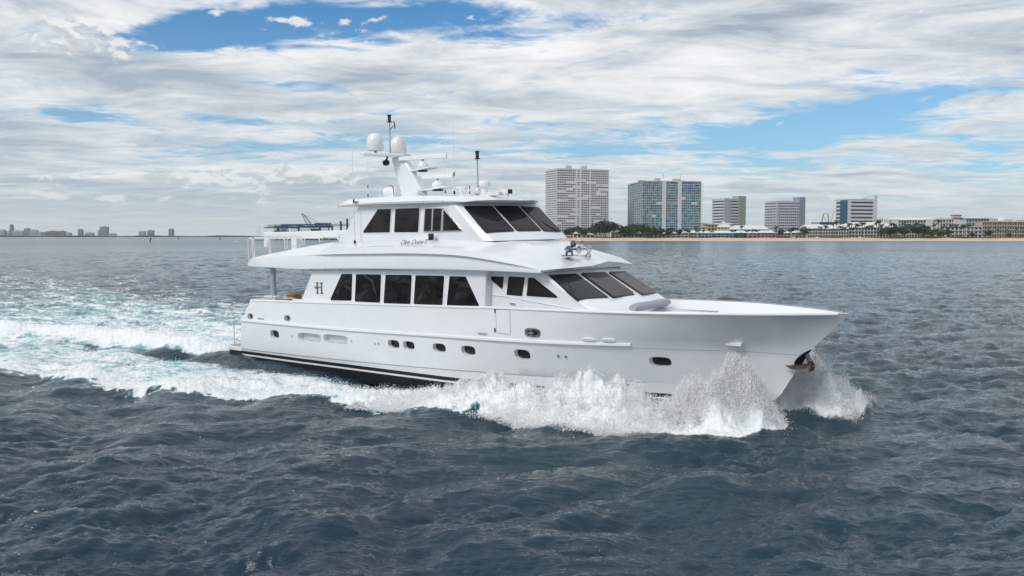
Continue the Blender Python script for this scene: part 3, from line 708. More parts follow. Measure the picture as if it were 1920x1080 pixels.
def lightpole(u, v0, v1, y, arm=False):
    b, t_ = K(u, v1, y=y), K(u, v0, y=y); t_.x = b.x
    p = part(MB().cyl(b, t_, .035, .03, 8).lathe([(.13, 0), (.03, .05)], b, 10), 'light_pole', GREYP)
    part(MB().lathe([(.15, 0), (.15, .03), (.08, .05), (.085, .30), (.11, .32), (.11, .38)], t_, 12), 'navigation_light', BLK, p, smooth=40)
    if arm:
        q = t_ + Vector((0, 0, -.42)); part(MB().tube([q, q + Vector((.2, -.05, .12)), q + Vector((.45, -.1, .2))], .02, 5).tube([q + Vector((.5, -.1, .05)), q + Vector((.5, -.1, .25)), q + Vector((.42, -.1, .42))], .03, 5), 'wind_vane', BLK, p)
lightpole(732, 229, 290, 0, True); lightpole(896.5, 298, 364, 0)
def whip(u0, v0, u1, v1, y, r, name='whip_antenna', yt=None):
    a, b = K(u1, v1, y=y), K(u0, v0, y=y)
    a = Vector(a); b = Vector(b); k = a.lerp(b, .28)
    w = part(MB().cyl(a, k, r * 1.5, r * 1.2, 6).cyl(k, b, r, r * .45, 5), name, GELS if r > .012 else GREYP)
    part(MB().cyl(a, a + (b - a).normalized() * .15, r * 3, r * 2, 6), 'antenna_base', BLK, w); part(MB().cyl(k - (b - a).normalized() * .1, k + (b - a).normalized() * .08, r * 1.9, n=6), 'ferrule', BLK, w)
whip(657, 170, 665.5, 456, -2.8, .022); whip(850, 228, 852, 364, -1.6, .018); whip(833, 246, 835, 362, 1.2, .014); whip(689.5, 298, 690, 369, -1.0, .013); whip(880, 318, 881, 364, -1.2, .013)
part(MB().cyl(K(665, 378, y=-2.8), K(668, 378, y=-2.72), .03).box(*[f for p in [K(667, 379, y=-2.75)] for f in (p.x - .1, p.x + .1, p.y - .02, p.y + .1, p.z - .03, p.z + .03)]), 'antenna_bracket', GREYP)
# roof top gear
def rooftop(u, v, y): p = K(u, v, y=y); return p
p = rooftop(735, 365, -1.2)
part(MB().lathe([(.18, -.42), (.25, -.38), (.27, 0), (.25, .38), (.18, .42)], p + Vector((0, 0, .12)), 16, axis=(1, .1, 0)).box(p.x - .3, p.x + .3, p.y - .2, p.y + .2, p.z - .12, p.z), 'liferaft_canister', GELS, smooth=50)
part(MB().tube([p + Vector((.35, -.2, 0)), p + Vector((.32, -.22, .38)), p + Vector((.1, -.22, .45))], .02, 5), 'canister_strap', BLK)
p = rooftop(712, 366, -1.0); part(MB().cyl(p - Vector((0, 0, .1)), p + Vector((0, 0, .2)), .025).lathe([(.12, .2), (.05, .26)], p, 10), 'gps_antenna', GELS)
p = rooftop(865, 362, -1.0); part(MB().cyl(p - Vector((0, 0, .1)), p + Vector((0, 0, .22)), .06).box(p.x - .25, p.x + .25, p.y - .07, p.y + .07, p.z + .2, p.z + .3).box(p.x + .1, p.x + .3, p.y - .09, p.y + .09, p.z + .1, p.z + .3), 'roof_camera', GELS, bevel=.02)
p = rooftop(908, 362, .3); d = part(MB().lathe([(.18, -.1), (.18, .22), (.28, .3), (.31, .38), (.31, .5), (.26, .56), (.1, .58)], p, 20), 'television_dome', GELS, smooth=50)
p = rooftop(890, 362, -.9); part(MB().box(p.x - .25, p.x + .1, p.y - .16, p.y + .16, p.z - .08, p.z + .26).cyl(p + Vector((.1, 0, .1)), p + Vector((.28, 0, .1)), .13), 'searchlight', GELS, bevel=.03)
p = rooftop(951, 363.5, -.5); sl_ = part(MB().box(p.x - .28, p.x + .16, p.y - .14, p.y + .14, p.z + .0, p.z + .2).cyl(p - Vector((0, 0, .16)), p + Vector((0, 0, .02)), .07), 'searchlight', GELS, bevel=.03)
part(MB().box(p.x + .16, p.x + .2, p.y - .15, p.y + .13, p.z - .0, p.z + .2), 'searchlight_lens', BLK, sl_)
a, b = K(898, 366, y=-.7), K(940, 367, y=-.7); part(MB().box(a.x, b.x, -.85, -.55, a.z - .06, a.z + .1), 'roof_hatch', DECK, bevel=.02)
# trumpet horns on the brow
hn = part(MB().box(20.75, 21.2, -.95, -.35, 5.85, 5.9).cyl((20.9, -.8, 5.85), (20.95, -.8, 6.2), .05).cyl((21.0, -.5, 5.85), (20.95, -.5, 6.3), .05).cyl((20.9, -.85, 6.15), (20.95, -.45, 6.25), .06), 'horn_cluster', DCH)
for (u, v), y, L, tl in (((1103, 481), -1.15, .85, .12), ((1104, 467), -.55, .95, .1), ((1091, 458), -.25, .7, .1), ((1085.5, 468), -.95, .55, .1)):
    m_ = K(u, v, y=y); ax = Vector((.985, -.17, tl * -.3)).normalized(); b0 = m_ - ax * L
    part(MB().lathe([(.03, 0), (.035, L * .5), (.06, L * .8), (.12, L * .94), (.17, L), (.15, L + .005), (.02, L * .9)], b0, 18, axis=tuple(ax)), 'trumpet', STEEL, hn, smooth=50)
for (u, v), y in (((1066.5, 467), -1.0), ((1075, 457), -.5)):
    q = K(u, v, y=y); part(MB().lathe([(.06, -.08), (.15, -.05), (.15, .05), (.06, .08)], q, 14, axis=(1, 0, .1)), 'horn_driver', DCH, hn, smooth=50)
# upper aft deck rails with clear panels
def staple(u0, u1, vt, vb0, vb1, y):
    a = K(u0, vb0, y=y); b = K(u1, vb1, y=y); ta = K(u0, vt, y=y); tb = K(u1, vt, y=y); r = .14
    return [a, Vector((a.x, y, ta.z - r)), Vector((a.x + .04, y, ta.z - .04)), Vector((a.x + r, y, ta.z)), Vector((b.x - r, y, tb.z)), Vector((b.x - .04, y, tb.z - .04)), Vector((b.x, y, tb.z - r)), b]
for u0, u1, vb0, vb1 in ((466.5, 474.5, 484, 482), (477.5, 505, 482, 476), (507.5, 534.5, 475, 468), (539, 567, 467, 460), (571, 599.5, 459, 455)):
    st = part(MB().tube(staple(u0, u1, 446.5, vb0, vb1, -2.78), .032, 8), 'deck_rail', GELS, smooth=60)
part(MB().tube(staple(604, 635, 446, 456, 453, -2.7), .03, 8), 'deck_rail', STEEL, smooth=60)
part(MB().tube([(.95, -2.7, 6.92), (.95, 2.7, 6.88)], .03, 8).tube([(.95, -1, 5.7), (.95, -1, 6.9)], .025, 6).tube([(.95, .6, 5.7), (.95, .6, 6.9)], .025, 6).tube([(.95, 2.6, 5.7), (.95, 2.6, 6.9)], .025, 6).tube([(.95, -2.7, 6.35), (.95, 2.7, 6.35)], .015, 6), 'deck_rail', STEEL)
# boat crane and covered tender on the aft upper deck
cr = part(MB().box(-.0, .5, 0.5, .9, 5.6, 6.9), 'deck_crane', GEL, bevel=.05)
for o_ in (cr,): pass
a, b = K(502, 436, y=.8), K(648, 440, y=.8)
part(MB().box(a.x, b.x + .6, .55, 1.05, a.z - .42, a.z + .02), 'crane_boom', GEL, cr, bevel=.06)
part(MB().box(a.x - .05, a.x + .35, .5, 1.1, a.z - .9, a.z + .04), 'crane_column', GEL, cr, bevel=.06)
tn = MB(); a = K(545, 450, y=1.4); b = K(572, 450, y=1.4)
part(MB().box(3.0, 4.1, 1.2, 2.0, 5.6, 6.6), 'deck_box', DECK, bevel=.08)
part(MB().tube([(6.2, -1.0, 5.7), (6.2, -1.0, 6.9), (6.35, -1.0, 7.02), (7.4, -1.0, 7.0), (7.5, -1.0, 6.9), (7.5, -1.0, 5.7)], .05, 8).box(6.25, 7.45, -.98, -.95, 6.5, 6.8), 'seat_frame', GELS)
part(MB().lathe([(.1, -.8), (.45, -.7), (.5, 0), (.42, .7), (.1, .85)], (7.6, .4, 6.55), 14, axis=(1, 0, 0)), 'covered_grill', GREYP, smooth=60)
# rails around the cockpit
part(MB().tube([K(467, 557, y=-3.1), K(480, 556.5, y=-3.1), K(512, 557, y=-3.1)], .035, 6).cyl(K(474, 557, y=-3.1), K(474, 564, y=-3.1), .02).cyl(K(487, 557, y=-3.1), K(487, 564, y=-3.1), .02), 'cockpit_rail', STEEL)
part(MB().tube([K(531, 559, y=-3.1), K(548, 559, y=-3.1), K(555, 561, y=-3.1), K(559, 566, y=-3.1)], .035, 6), 'cockpit_rail', STEEL)
for x in (2.1, 2.35, 2.7, 2.95): pass
part(MB().box(2.1, 3.1, -3.0, -2.5, 3.3, 3.72), 'fairlead_box', GELS, bevel=.04)
part(MB().box(1.15, 1.45, -3.0, 3.0, 2.3, 3.5), 'transom_bulwark', GEL, bevel=.04)

# things lying on the boat
def on_boat(mb, name, mats, label, cat, **kw):
    o = mb.build(name, mats, None, **kw); o.matrix_world = yacht.matrix_world.copy(); return tag(o, label, cat)
bol = MB(); a = K(1186, 577.5, y=-1.75); b = K(1252, 566, y=1.75); prof = []
n = 16
vv = []; N_ = 22
rows = []
for i in range(N_ + 1):
    t = i / N_; c = a.lerp(b, t); r = .20 * (1 - .35 * abs(2 * t - 1) ** 6) * (1 + .05 * math.sin(9 * t))
    rows.append([(c.x + r * 1.25 * math.cos(2 * math.pi * k / n), c.y, c.z + .0 + r * .85 * math.sin(2 * math.pi * k / n)) for k in range(n + 1)])
bol.grid(rows); bol.add([tuple(p) for p in rows[0][:-1]], [tuple(range(n))]); bol.add([tuple(p) for p in rows[-1][:-1]], [tuple(range(n - 1, -1, -1))])
on_boat(bol, 'bolster_cushion', FAB, 'rolled grey canvas bolster lying across the foredeck below the windshield', 'cushion', smooth=50, fix=True)
sf = MB().box(3.2, 5.6, 1.2, 2.9, 2.63, 3.1).box(3.2, 5.6, 2.55, 3.0, 3.1, 4.05).box(5.2, 5.6, 0, 2.9, 3.1, 4.0)
on_boat(sf, 'cockpit_sofa', DARKW, 'dark sofa on the aft cockpit under the overhang', 'sofa', bevel=.05)
c = K(551, 556, y=-.6); on_boat(MB().box(c.x - .3, c.x + .3, -.9, -.3, c.z - .18, c.z + .14).box(c.x - .25, c.x + .25, -.85, -.35, 2.63, c.z - .17), 'cockpit_chair', TAN, 'orange brown chair in the aft cockpit beside the main house', 'chair', bevel=.04)
# ------------------------------------------------------------------ the sea
rng = np.random.default_rng(7)
def fft_tile(N, L, lmin, lmax, wdir, spread, seed, wind=None, power=4.0):
    rg = np.random.default_rng(seed); k1 = np.fft.fftfreq(N, L / N) * 2 * np.pi
    kx, ky = np.meshgrid(k1, k1, indexing='ij'); k = np.hypot(kx, ky); k[0, 0] = 1
    P = k ** (-power); P *= np.exp(-(lmin * k / 6.283) ** 2) * np.exp(-(6.283 / (k * lmax)) ** 4)
    if wdir is not None:
        c = (kx * math.cos(wdir) + ky * math.sin(wdir)) / k; P *= (np.abs(c) ** spread) * .93 + .07
    P[0, 0] = 0
    H = np.sqrt(P) * (rg.normal(size=(N, N)) + 1j * rg.normal(size=(N, N)))
    h = np.fft.ifft2(H).real; s = h.std()
    dx = np.fft.ifft2(-1j * kx / k * H).real; dy = np.fft.ifft2(-1j * ky / k * H).real
    return dict(N=N, L=L, h=(h / s).astype(np.float32), dx=(dx / s).astype(np.float32), dy=(dy / s).astype(np.float32))
def samp(T, key, x, y, rot=0):
    if rot:
        c, s_ = math.cos(rot), math.sin(rot); x, y = x * c + y * s_, -x * s_ + y * c
    N = T['N']; A = T[key]; u = x / T['L'] * N; v = y / T['L'] * N
    i = np.floor(u).astype(np.int64); j = np.floor(v).astype(np.int64); a = (u - i).astype(np.float32); b = (v - j).astype(np.float32)
    i %= N; j %= N; i2 = (i + 1) % N; j2 = (j + 1) % N
    return A[i, j] * (1 - a) * (1 - b) + A[i2, j] * a * (1 - b) + A[i, j2] * (1 - a) * b + A[i2, j2] * a * b
WD = R(112)
T1 = fft_tile(1024, 89.0, 1.0, 6.5, WD, 5, 3)
T2 = fft_tile(1024, 37.0, .16, 2.6, WD - .25, 3, 5, power=3.6)
TN = fft_tile(1024, 61.0, .25, 9.0, None, 1, 11, power=2.6)
TL = fft_tile(1024, 47.0, .9, 5.0, None, 1, 17, power=3.2)
TF = fft_tile(1024, 13.0, .05, 1.6, None, 1, 13, power=2.5)
def sst(x, a, b):
    t = np.clip((x - a) / (b - a), 0, 1); return t * t * (3 - 2 * t)
def itp(x, tbl): return np.interp(x, [a for a, _ in tbl], [b for _, b in tbl])
def to_boat(X, Y):
    dx, dy = X - BO[0], Y - BO[1]; c, s_ = math.cos(PSI), math.sin(PSI)
    return dx * c - dy * s_, dx * s_ + dy * c
YO = [(-160, -62), (-60, -30), (-20, -17.6), (-6, -14.2), (-1.4, -13.6), (2.4, -12.9), (7.6, -10.9), (12, -8.8), (18, -7.3), (21, -6.6), (25, -5.9), (27, -5.3), (28.4, -3.8), (29.4, -1.2), (30, 0)]
YI = [(-160, -8), (-40, -5), (-12, -4.3), (-4, -4.3), (0, -4.3), (6, -4.3), (11, -3.9), (15, -3.3), (20, -2.4), (30, 0)]
def wake(X, Y):
    """height of the boat's waves, foam amount and how aerated the water is"""
    x, y = to_boat(X, Y)
    n1 = samp(TN, 'h', X, Y); n2 = samp(TN, 'h', X * 2.3 + 9, Y * 2.3); nf = samp(TF, 'h', X, Y)
    nst_ = samp(TN, 'h', x * .35 + 20, y * 1.6)
    yo, yi = itp(x, YO), itp(x, YI)
    yo = yo + (.45 * n1 + .2 * n2) * itp(x, [(-60, 2.6), (0, 1.3), (15, .6), (28, .3)])
    # starboard bow wave band
    w = np.maximum(yi - yo, .05)
    q = (y - yo) / w
    band = sst(q, -.02, .10) * (1 - sst(q, .75, 1.15)) * (x < 29.8)
    dens = itp(x, [(-160, .1), (-60, .3), (-25, .52), (-8, .72), (5, .80), (14, 1.0), (29, 1.25)])
    edge = np.exp(-((q - .12) / .16) ** 2) * .25
    fA = band * (dens + edge)
    # port bow wave band, seen beyond the boat
    yp = y; q2 = (-yp - yo) / w
    fB = sst(q2, -.02, .10) * (1 - sst(q2, .7, 1.1)) * dens * (x < 29.8) * (x < 26)
    # stern wash
    wy = itp(-x, [(-1, 2.9), (4, 4.2), (12, 6.5), (30, 13), (60, 24), (160, 48)])
    wl_ = itp(-x, [(-1, 2.6), (3, 3.0), (7, 4.0), (12, 5.6), (20, 8.5), (40, 15), (160, 40)])
    c_in = (1 - sst(y, wy * .8, wy * 1.02)) * sst(y, -wl_ * 1.1, -wl_ * .8) * sst(-x, 1.6, 2.6)
    fC = c_in * itp(-x, [(0, 1.05), (10, .85), (25, .66), (50, .5), (90, .38), (160, .2)])
    ridge = np.exp(-((y - itp(-x, [(0, -.8), (10, -2.6), (20, -4.5), (45, -9.5)])) / itp(-x, [(0, 1.0), (30, 2.2), (60, 3)])) ** 2) * sst(-x, 3.0, 7) * (1 - sst(-x, 45, 90))
    fC = fC + ridge * .5
    # dark trough between the wash and the bow wave band just aft of the transom
    trough = np.exp(-((y + 3.9 + itp(-x, [(0, 0), (10, 1.2), (20, 3.2)])) / .75) ** 2) * sst(-x, -9, 0) * (1 - sst(-x, 6, 10))
    foam = np.maximum(np.maximum(fA, fB), fC) - trough * .55
    gaps_ = .5 + .5 * np.tanh(1.2 * nst_)
    soft = sst(-x, 8, 60)
    amt = foam - (.13 + .05 * soft) * (nf * .4 + n2 * .6 + nst_ * .7) * np.where(foam > .03, 1, 0) * (1 - .75 * sst(foam, .9, 1.3))
    fm = np.clip(amt, 0, 1.15)
    aq = sst(foam + .12 * n1 + .08 * nst_, .2, .8) * sst(foam, .25, .6)
    # port plume beside the stem
    pl_ = np.exp(-(((x - 28.6) / 2.2) ** 2 + ((y - 4.6) / 2.6) ** 2)); fm = np.maximum(fm, 1.1 * sst(pl_ + .12 * nf, .3, .55))
    # heights
    yc = itp(x, [(12, -5.2), (18, -4.4), (22, -4.1), (25, -3.8), (27, -3.3), (29, -2.3), (30.5, -1.2)])
    hs = itp(x, [(13, 0), (16, .22), (18, .42), (19.4, .72), (20.8, .55), (22.4, .8), (24.2, 1.3), (25.6, 1.05), (26.8, 1.05), (28.0, 1.5), (28.9, 1.85), (29.5, 1.6), (30.2, .7), (30.7, 0)])
    sg = np.where(y > yc, itp(x, [(14, .8), (25, 1.1), (29, .9), (31, .6)]), itp(x, [(14, 1.5), (25, 1.25), (29, 1.5), (31, 1.2)]))
    rid = np.exp(-((y - yc) / sg) ** 2) * (x < 31)
    nl = samp(TL, 'h', X, Y); h = hs * rid * np.clip(1 + itp(x, [(20, .24), (28, .36)]) * nl, .25, 1.9) + rid * sst(hs, .1, .5) * (.035 * nf + itp(x, [(20, .05), (28, .17)]) * n2)
    hp = itp(x, [(26.5, 0), (28, .7), (29.4, 1.6), (30.6, 1.6), (31.6, .7), (32.2, 0)]) * np.exp(-((y - itp(x, [(27, 3.6), (32, 2.8)])) / np.where(y > 3.2, 2.0, 1.1)) ** 2)
    h += hp * np.clip(1 + .5 * nl, .2, 1.9) + sst(hp, .1, .5) * (.04 * nf + .20 * n2)
    fm = np.maximum(fm, 1.25 * sst(hs * rid, .06, .22)); fm = np.maximum(fm, 1.2 * sst(hp, .10, .35)); aq = aq * sst(fm, .08, .35)
    mid = np.exp(-((q - .3) / .33) ** 2) * (x < 29)
    h += mid * itp(x, [(-60, .04), (-20, .08), (0, .12), (10, .24), (20, .30), (29, .05)])
    h += itp(x, [(-4, 0), (-2, .34), (1, .32), (5, .16), (9, -.10), (13, -.36), (17, -.22), (20, 0)]) * np.exp(-((np.abs(y) - 3.3) / 1.3) ** 2)
    h += ridge * .85 * itp(-x, [(3, .9), (15, 1), (50, .4)]) - .30 * trough
    fm = np.where(np.isfinite(fm), fm, 0)
    h += np.clip(fm, 0, 1) * sst(foam, .3, .9) * (.022 * nf + .040 * n2 + .06 * n1) * itp(x, [(-80, .4), (0, .9), (12, 1.0), (20, 1.4)])
    # transverse wave set up by the hull on the near side
    h += .17 * np.sin((y * .8 + x * .62) * 1.15) * np.exp(-((y + 16 + .2 * x) / 9) ** 2) * (x < 34) * sst(x, -60, -10)
    h += .075 * np.sin((-.37 * X + .93 * Y) * 1.05 + 1.1 * n1 * 0 + .9 * samp(TN, 'h', X * .25, Y * .25)) * (1 - sst(np.hypot(X, Y), 120, 400)) * (np.abs(y) > 6)
    # keep the water out of the boat
    bm_ = itp(x, [(-2.2, 2.7), (5, 3.0), (18, 3.1), (22, 2.4), (26, 1.2), (29.5, 0)])
    inside = (np.abs(y) < bm_ - .15) & (x > -1.9) & (x < 29.4)
    damp = np.where(inside, 1, 0)
    calm = np.clip(1 - .6 * np.exp(-((np.abs(y) - 3.3) / .8) ** 2) * (x > -3) * (x < 28), 0, 1)
    return h, fm, aq, damp, calm, foam
def build_sea():
    rr_ = [4.0]
    while rr_[-1] < 60: rr_.append(rr_[-1] + max(.05, rr_[-1] ** 2 / 9000 + .012))
    while rr_[-1] < 420: rr_.append(rr_[-1] * 1.0065)
    while rr_[-1] < 16000: rr_.append(rr_[-1] * 1.035)
    r = np.array(rr_)
    fine = np.linspace(R(-37), R(37), 1300); rest = np.linspace(R(37), R(323), 90)[1:-1]
    th = np.concatenate([fine, rest]); nr, nt = len(r), len(th)
    RR, TT = np.meshgrid(r, th, indexing='ij'); X = (RR * np.sin(TT)).ravel(); Y = (RR * np.cos(TT)).ravel(); rf = RR.ravel()
    f1 = 1 - sst(rf, 220, 900); f2 = 1 - sst(rf, 60, 260)
    h, fm, aq, damp, calm, fo = wake(X, Y)
    patch = .72 + .28 * np.clip(samp(TN, 'h', X * .12, Y * .12), -1.5, 1.5)
    a1 = .082 * f1 * calm; a2 = .062 * f2 * patch * (1 - .5 * fm)
    z = a1 * samp(T1, 'h', X, Y) + a2 * samp(T2, 'h', X, Y, .3) + h
    z = np.where(damp > 0, -1.3, z)
    cx = .8 * (a1 * samp(T1, 'dx', X, Y)); cy = .8 * (a1 * samp(T1, 'dy', X, Y))
    ex, ey = a2 * samp(T2, 'dx', X, Y, .3), a2 * samp(T2, 'dy', X, Y, .3); c3, s3 = math.cos(.3), math.sin(.3)
    cx += .5 * (ex * c3 - ey * s3); cy += .5 * (ex * s3 + ey * c3)
    co_ = np.stack([X + cx, Y + cy, z], 1)
    base = (np.arange(nr - 1)[:, None] * nt + np.arange(nt)[None, :]); nxt = (np.arange(nr - 1)[:, None] * nt + (np.arange(nt)[None, :] + 1) % nt)
    F = np.stack([base, base + nt, nxt + nt, nxt], -1).reshape(-1, 4)
    co_ = np.concatenate([co_, [[0, 0, 0]]]); nv = len(co_)
    me = bpy.data.meshes.new('sea_water'); me.vertices.add(nv); me.vertices.foreach_set('co', co_.astype(np.float32).ravel())
    tri = np.stack([np.full(nt, nv - 1), np.arange(nt), (np.arange(nt) + 1) % nt], -1)
    loops = np.concatenate([F.ravel(), tri.ravel()]); nF = len(F)
    starts = np.concatenate([np.arange(nF) * 4, nF * 4 + np.arange(nt) * 3]); tot = np.concatenate([np.full(nF, 4), np.full(nt, 3)])
    me.loops.add(len(loops)); me.loops.foreach_set('vertex_index', loops.astype(np.int32))
    me.polygons.add(len(starts)); me.polygons.foreach_set('loop_start', starts.astype(np.int32))
    me.update(calc_edges=True); me.validate(); me.shade_smooth()
    for nm_, arr in (('foam', fm), ('air', aq)):
        at = me.attributes.new(nm_, 'FLOAT', 'POINT'); at.data.foreach_set('value', np.concatenate([arr, [0]]).astype(np.float32))
    # shallow water near the beach
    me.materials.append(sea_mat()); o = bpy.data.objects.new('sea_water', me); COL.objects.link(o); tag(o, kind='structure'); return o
def sea_mat():
    m = bpy.data.materials.new('sea water'); m.use_nodes = True; t = NT(m.node_tree); b = m.node_tree.nodes['Principled BSDF']; out = m.node_tree.nodes['Material Output']
    geo = t.node('ShaderNodeNewGeometry').outputs['Position']
    fo = t.node('ShaderNodeAttribute', attribute_name='foam').outputs['Fac']; ai = t.node('ShaderNodeAttribute', attribute_name='air').outputs['Fac']
    pos = t.mapping(geo, (0, 0, 0), (0, 0, R(-14)), (.36, 1.4, 1))
    r1 = t.noise(pos, 6.5, 4, .6, .4); r2 = t.noise(pos, 1.7, 4, .55, .3); r3 = t.noise(t.mapping(geo, scale=(.4, 1, 1)), .16, 5, .62, .3)
    hh = t.m('ADD', t.m('ADD', t.m('MULTIPLY', r1, .042), t.m('MULTIPLY', r2, .10)), t.m('MULTIPLY', r3, .55))
    ln = t.node('ShaderNodeVectorMath', operation='LENGTH'); t.put(ln.inputs[0], geo); dist = ln.outputs['Value']
    bn = t.node('ShaderNodeBump'); bn.inputs['Strength'].default_value = 1; t.put(bn.inputs['Height'], hh); t.put(bn.inputs['Distance'], 1.0)
    b.inputs['IOR'].default_value = 1.40
    t.put(b.inputs['Roughness'], t.m('ADD', .035, t.m('MULTIPLY', t.smooth(dist, 60, 900), .17)))
    t.l.new(bn.outputs[0], b.inputs['Normal'])
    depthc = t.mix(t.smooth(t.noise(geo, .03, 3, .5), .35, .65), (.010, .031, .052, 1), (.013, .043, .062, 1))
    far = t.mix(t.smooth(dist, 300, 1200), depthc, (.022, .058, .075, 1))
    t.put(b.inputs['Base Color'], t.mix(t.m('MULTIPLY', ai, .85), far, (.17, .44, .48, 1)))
    fb = t.node('ShaderNodeBsdfPrincipled'); fb.inputs['Roughness'].default_value = .7; fb.inputs['Specular IOR Level'].default_value = .3
    fn = t.noise(geo, 7, 5, .65); fine2 = t.noise(geo, 2.2, 6, .7, .8)
    t.put(fb.inputs['Base Color'], t.mix(t.smooth(fn, .25, .6), (.72, .80, .81, 1), (.93, .94, .95, 1)))
    bf = t.node('ShaderNodeBump'); bf.inputs['Strength'].default_value = 1; bf.inputs['Distance'].default_value = .10
    t.put(bf.inputs['Height'], t.m('ADD', t.m('MULTIPLY', fn, .4), fine2)); t.l.new(bf.outputs[0], fb.inputs['Normal'])
    alongv = t.mapping(geo, (0, 0, 0), (0, 0, R(39)), (.32, 1.15, 1))
    lace = t.noise(alongv, 1.15, 9, .66, 1.1)
    k = t.smooth(t.m('ADD', fo, t.m('MULTIPLY', t.m('SUBTRACT', t.m('ADD', t.m('MULTIPLY', lace, .65), t.m('MULTIPLY', fine2, .35)), .5), 2.9)), .36, .95)
    k = t.m('MULTIPLY', k, t.smooth(fo, .02, .22))
    # small crests breaking here and there
    sep = t.node('ShaderNodeSeparateXYZ'); t.put(sep.inputs[0], geo)
    capm_ = t.m('MULTIPLY', t.smooth(sep.outputs[2], .36, .46), t.smooth(fine2, .58, .66)); k = t.m('MAXIMUM', k, t.m('MULTIPLY', capm_, t.smooth(dist, 60, 90)))
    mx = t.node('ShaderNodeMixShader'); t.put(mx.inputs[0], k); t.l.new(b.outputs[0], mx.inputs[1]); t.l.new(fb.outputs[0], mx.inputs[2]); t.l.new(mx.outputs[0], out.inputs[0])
    return m
build_sea()

# ------------------------------------------------------------------ spray and flung water
def spray_mat():
    m = bpy.data.materials.new('white spray'); m.use_nodes = True; t = NT(m.node_tree); t.n.remove(m.node_tree.nodes['Principled BSDF'])
    d = t.node('ShaderNodeBsdfDiffuse'); d.inputs[0].default_value = (.985, .99, .995, 1); r = t.node('ShaderNodeBsdfTranslucent'); r.inputs[0].default_value = (.985, .99, .995, 1)
    mx = t.node('ShaderNodeMixShader'); mx.inputs[0].default_value = .0; t.l.new(d.outputs[0], mx.inputs[1]); t.l.new(r.outputs[0], mx.inputs[2]); t.l.new(mx.outputs[0], m.node_tree.nodes['Material Output'].inputs[0]); return m
FOAMW = spray_mat()
def drops(name, pos, size, label, catg):
    n = len(pos); rg = np.random.default_rng(len(pos))
    tet = np.array([[1, 1, 1], [1, -1, -1], [-1, 1, -1], [-1, -1, 1]], float) / 1.5
    q = rg.normal(size=(n, 3, 3)); Q, _ = np.linalg.qr(q)
    V = np.einsum('ij,njk->nik', tet, Q) * size[:, None, None] * rg.uniform(.6, 1.3, (n, 4, 1)) + pos[:, None, :]
    f = np.array([[0, 1, 2], [0, 3, 1], [0, 2, 3], [1, 3, 2]]); F = (f[None] + 4 * np.arange(n)[:, None, None]).reshape(-1, 3)
    me = bpy.data.meshes.new(name); me.vertices.add(4 * n); me.vertices.foreach_set('co', V.astype(np.float32).ravel())
    me.loops.add(len(F) * 3); me.loops.foreach_set('vertex_index', F.astype(np.int32).ravel())
    me.polygons.add(len(F)); me.polygons.foreach_set('loop_start', (np.arange(len(F)) * 3).astype(np.int32)); me.update(calc_edges=True)
    me.materials.append(FOAMW); o = bpy.data.objects.new(name, me); COL.objects.link(o); return tag(o, label, catg, kind='stuff')
def boat_to_world(P):
    c, s_ = math.cos(PSI), math.sin(PSI)
    return np.stack([BO[0] + P[:, 0] * c + P[:, 1] * s_, BO[1] - P[:, 0] * s_ + P[:, 1] * c, P[:, 2]], 1)
def noise1(x, tile, row): return samp(tile, 'h', x, np.full_like(x, row))
def spray_sheet(n, seed, xs, top, yin, yout, side=-1, kz=1.9):
    rg = np.random.default_rng(seed); x = rg.uniform(xs[0], xs[1], n)
    tp_ = itp(x, top); keep = rg.uniform(0, 1, n) < np.clip(tp_ / 2.0, .25, 1); x = x[keep]; tp_ = tp_[keep]; n = len(x)
    s_ = rg.uniform(0, 1, n) ** 1.3                     # 0 at the hull, 1 at the outer fall
    prof = 4 * (s_ * .78 + .1) * (1 - (s_ * .78 + .1)) + .05
    env = tp_ * prof * (1 + .16 * noise1(x * 3.1, TF, 3.3) + .10 * samp(TF, 'h', x * 2.2, s_ * 9))
    hgt = rg.uniform(0, 1, n) ** kz
    dens = sst(samp(TF, 'h', x * 1.5 + 3, s_ * 4 + hgt * 3.1) + samp(TN, 'h', x * 5 + 3, s_ * 9 + hgt * 7), -1.3, .5)
    keep = rg.uniform(0, 1, n) < (.12 + .88 * dens) * np.where(hgt > .72, .75, 1)
    x, s_, env, hgt = x[keep], s_[keep], env[keep], hgt[keep]; n = len(x)
    y = itp(x, yin) + (itp(x, yout) - itp(x, yin)) * s_ + rg.normal(0, .10, n)
    z = env * hgt + rg.normal(0, .03, n) + np.where(rg.uniform(0, 1, n) < .05, np.abs(rg.normal(0, .30, n)), 0)
    x = x + rg.normal(0, .12, n) - .25 * hgt
    if side > 0: y = -y
    P = np.stack([x, y, z], 1); size = np.clip(rg.lognormal(math.log(.0125), .5, n), .006, .05) * np.where(hgt < .4, 1.5, 1)
    return boat_to_world(P), size
HULLW = [(18, -3.15), (21, -2.75), (24, -2.1), (26, -1.7), (28, -1.0), (29.6, -.3), (30.3, 0)]
top = [(12, .1), (15, .35), (18, .75), (19.4, 1.15), (20.5, .85), (22.2, 1.15), (24.2, 1.75), (25.5, 1.5), (26.8, 1.9), (28.0, 2.6), (28.9, 3.15), (29.6, 2.9), (30.2, 1.6), (30.6, .3)]
def surf_h(P):
    Wp = boat_to_world(P); return wake(Wp[:, 0], Wp[:, 1])[0]
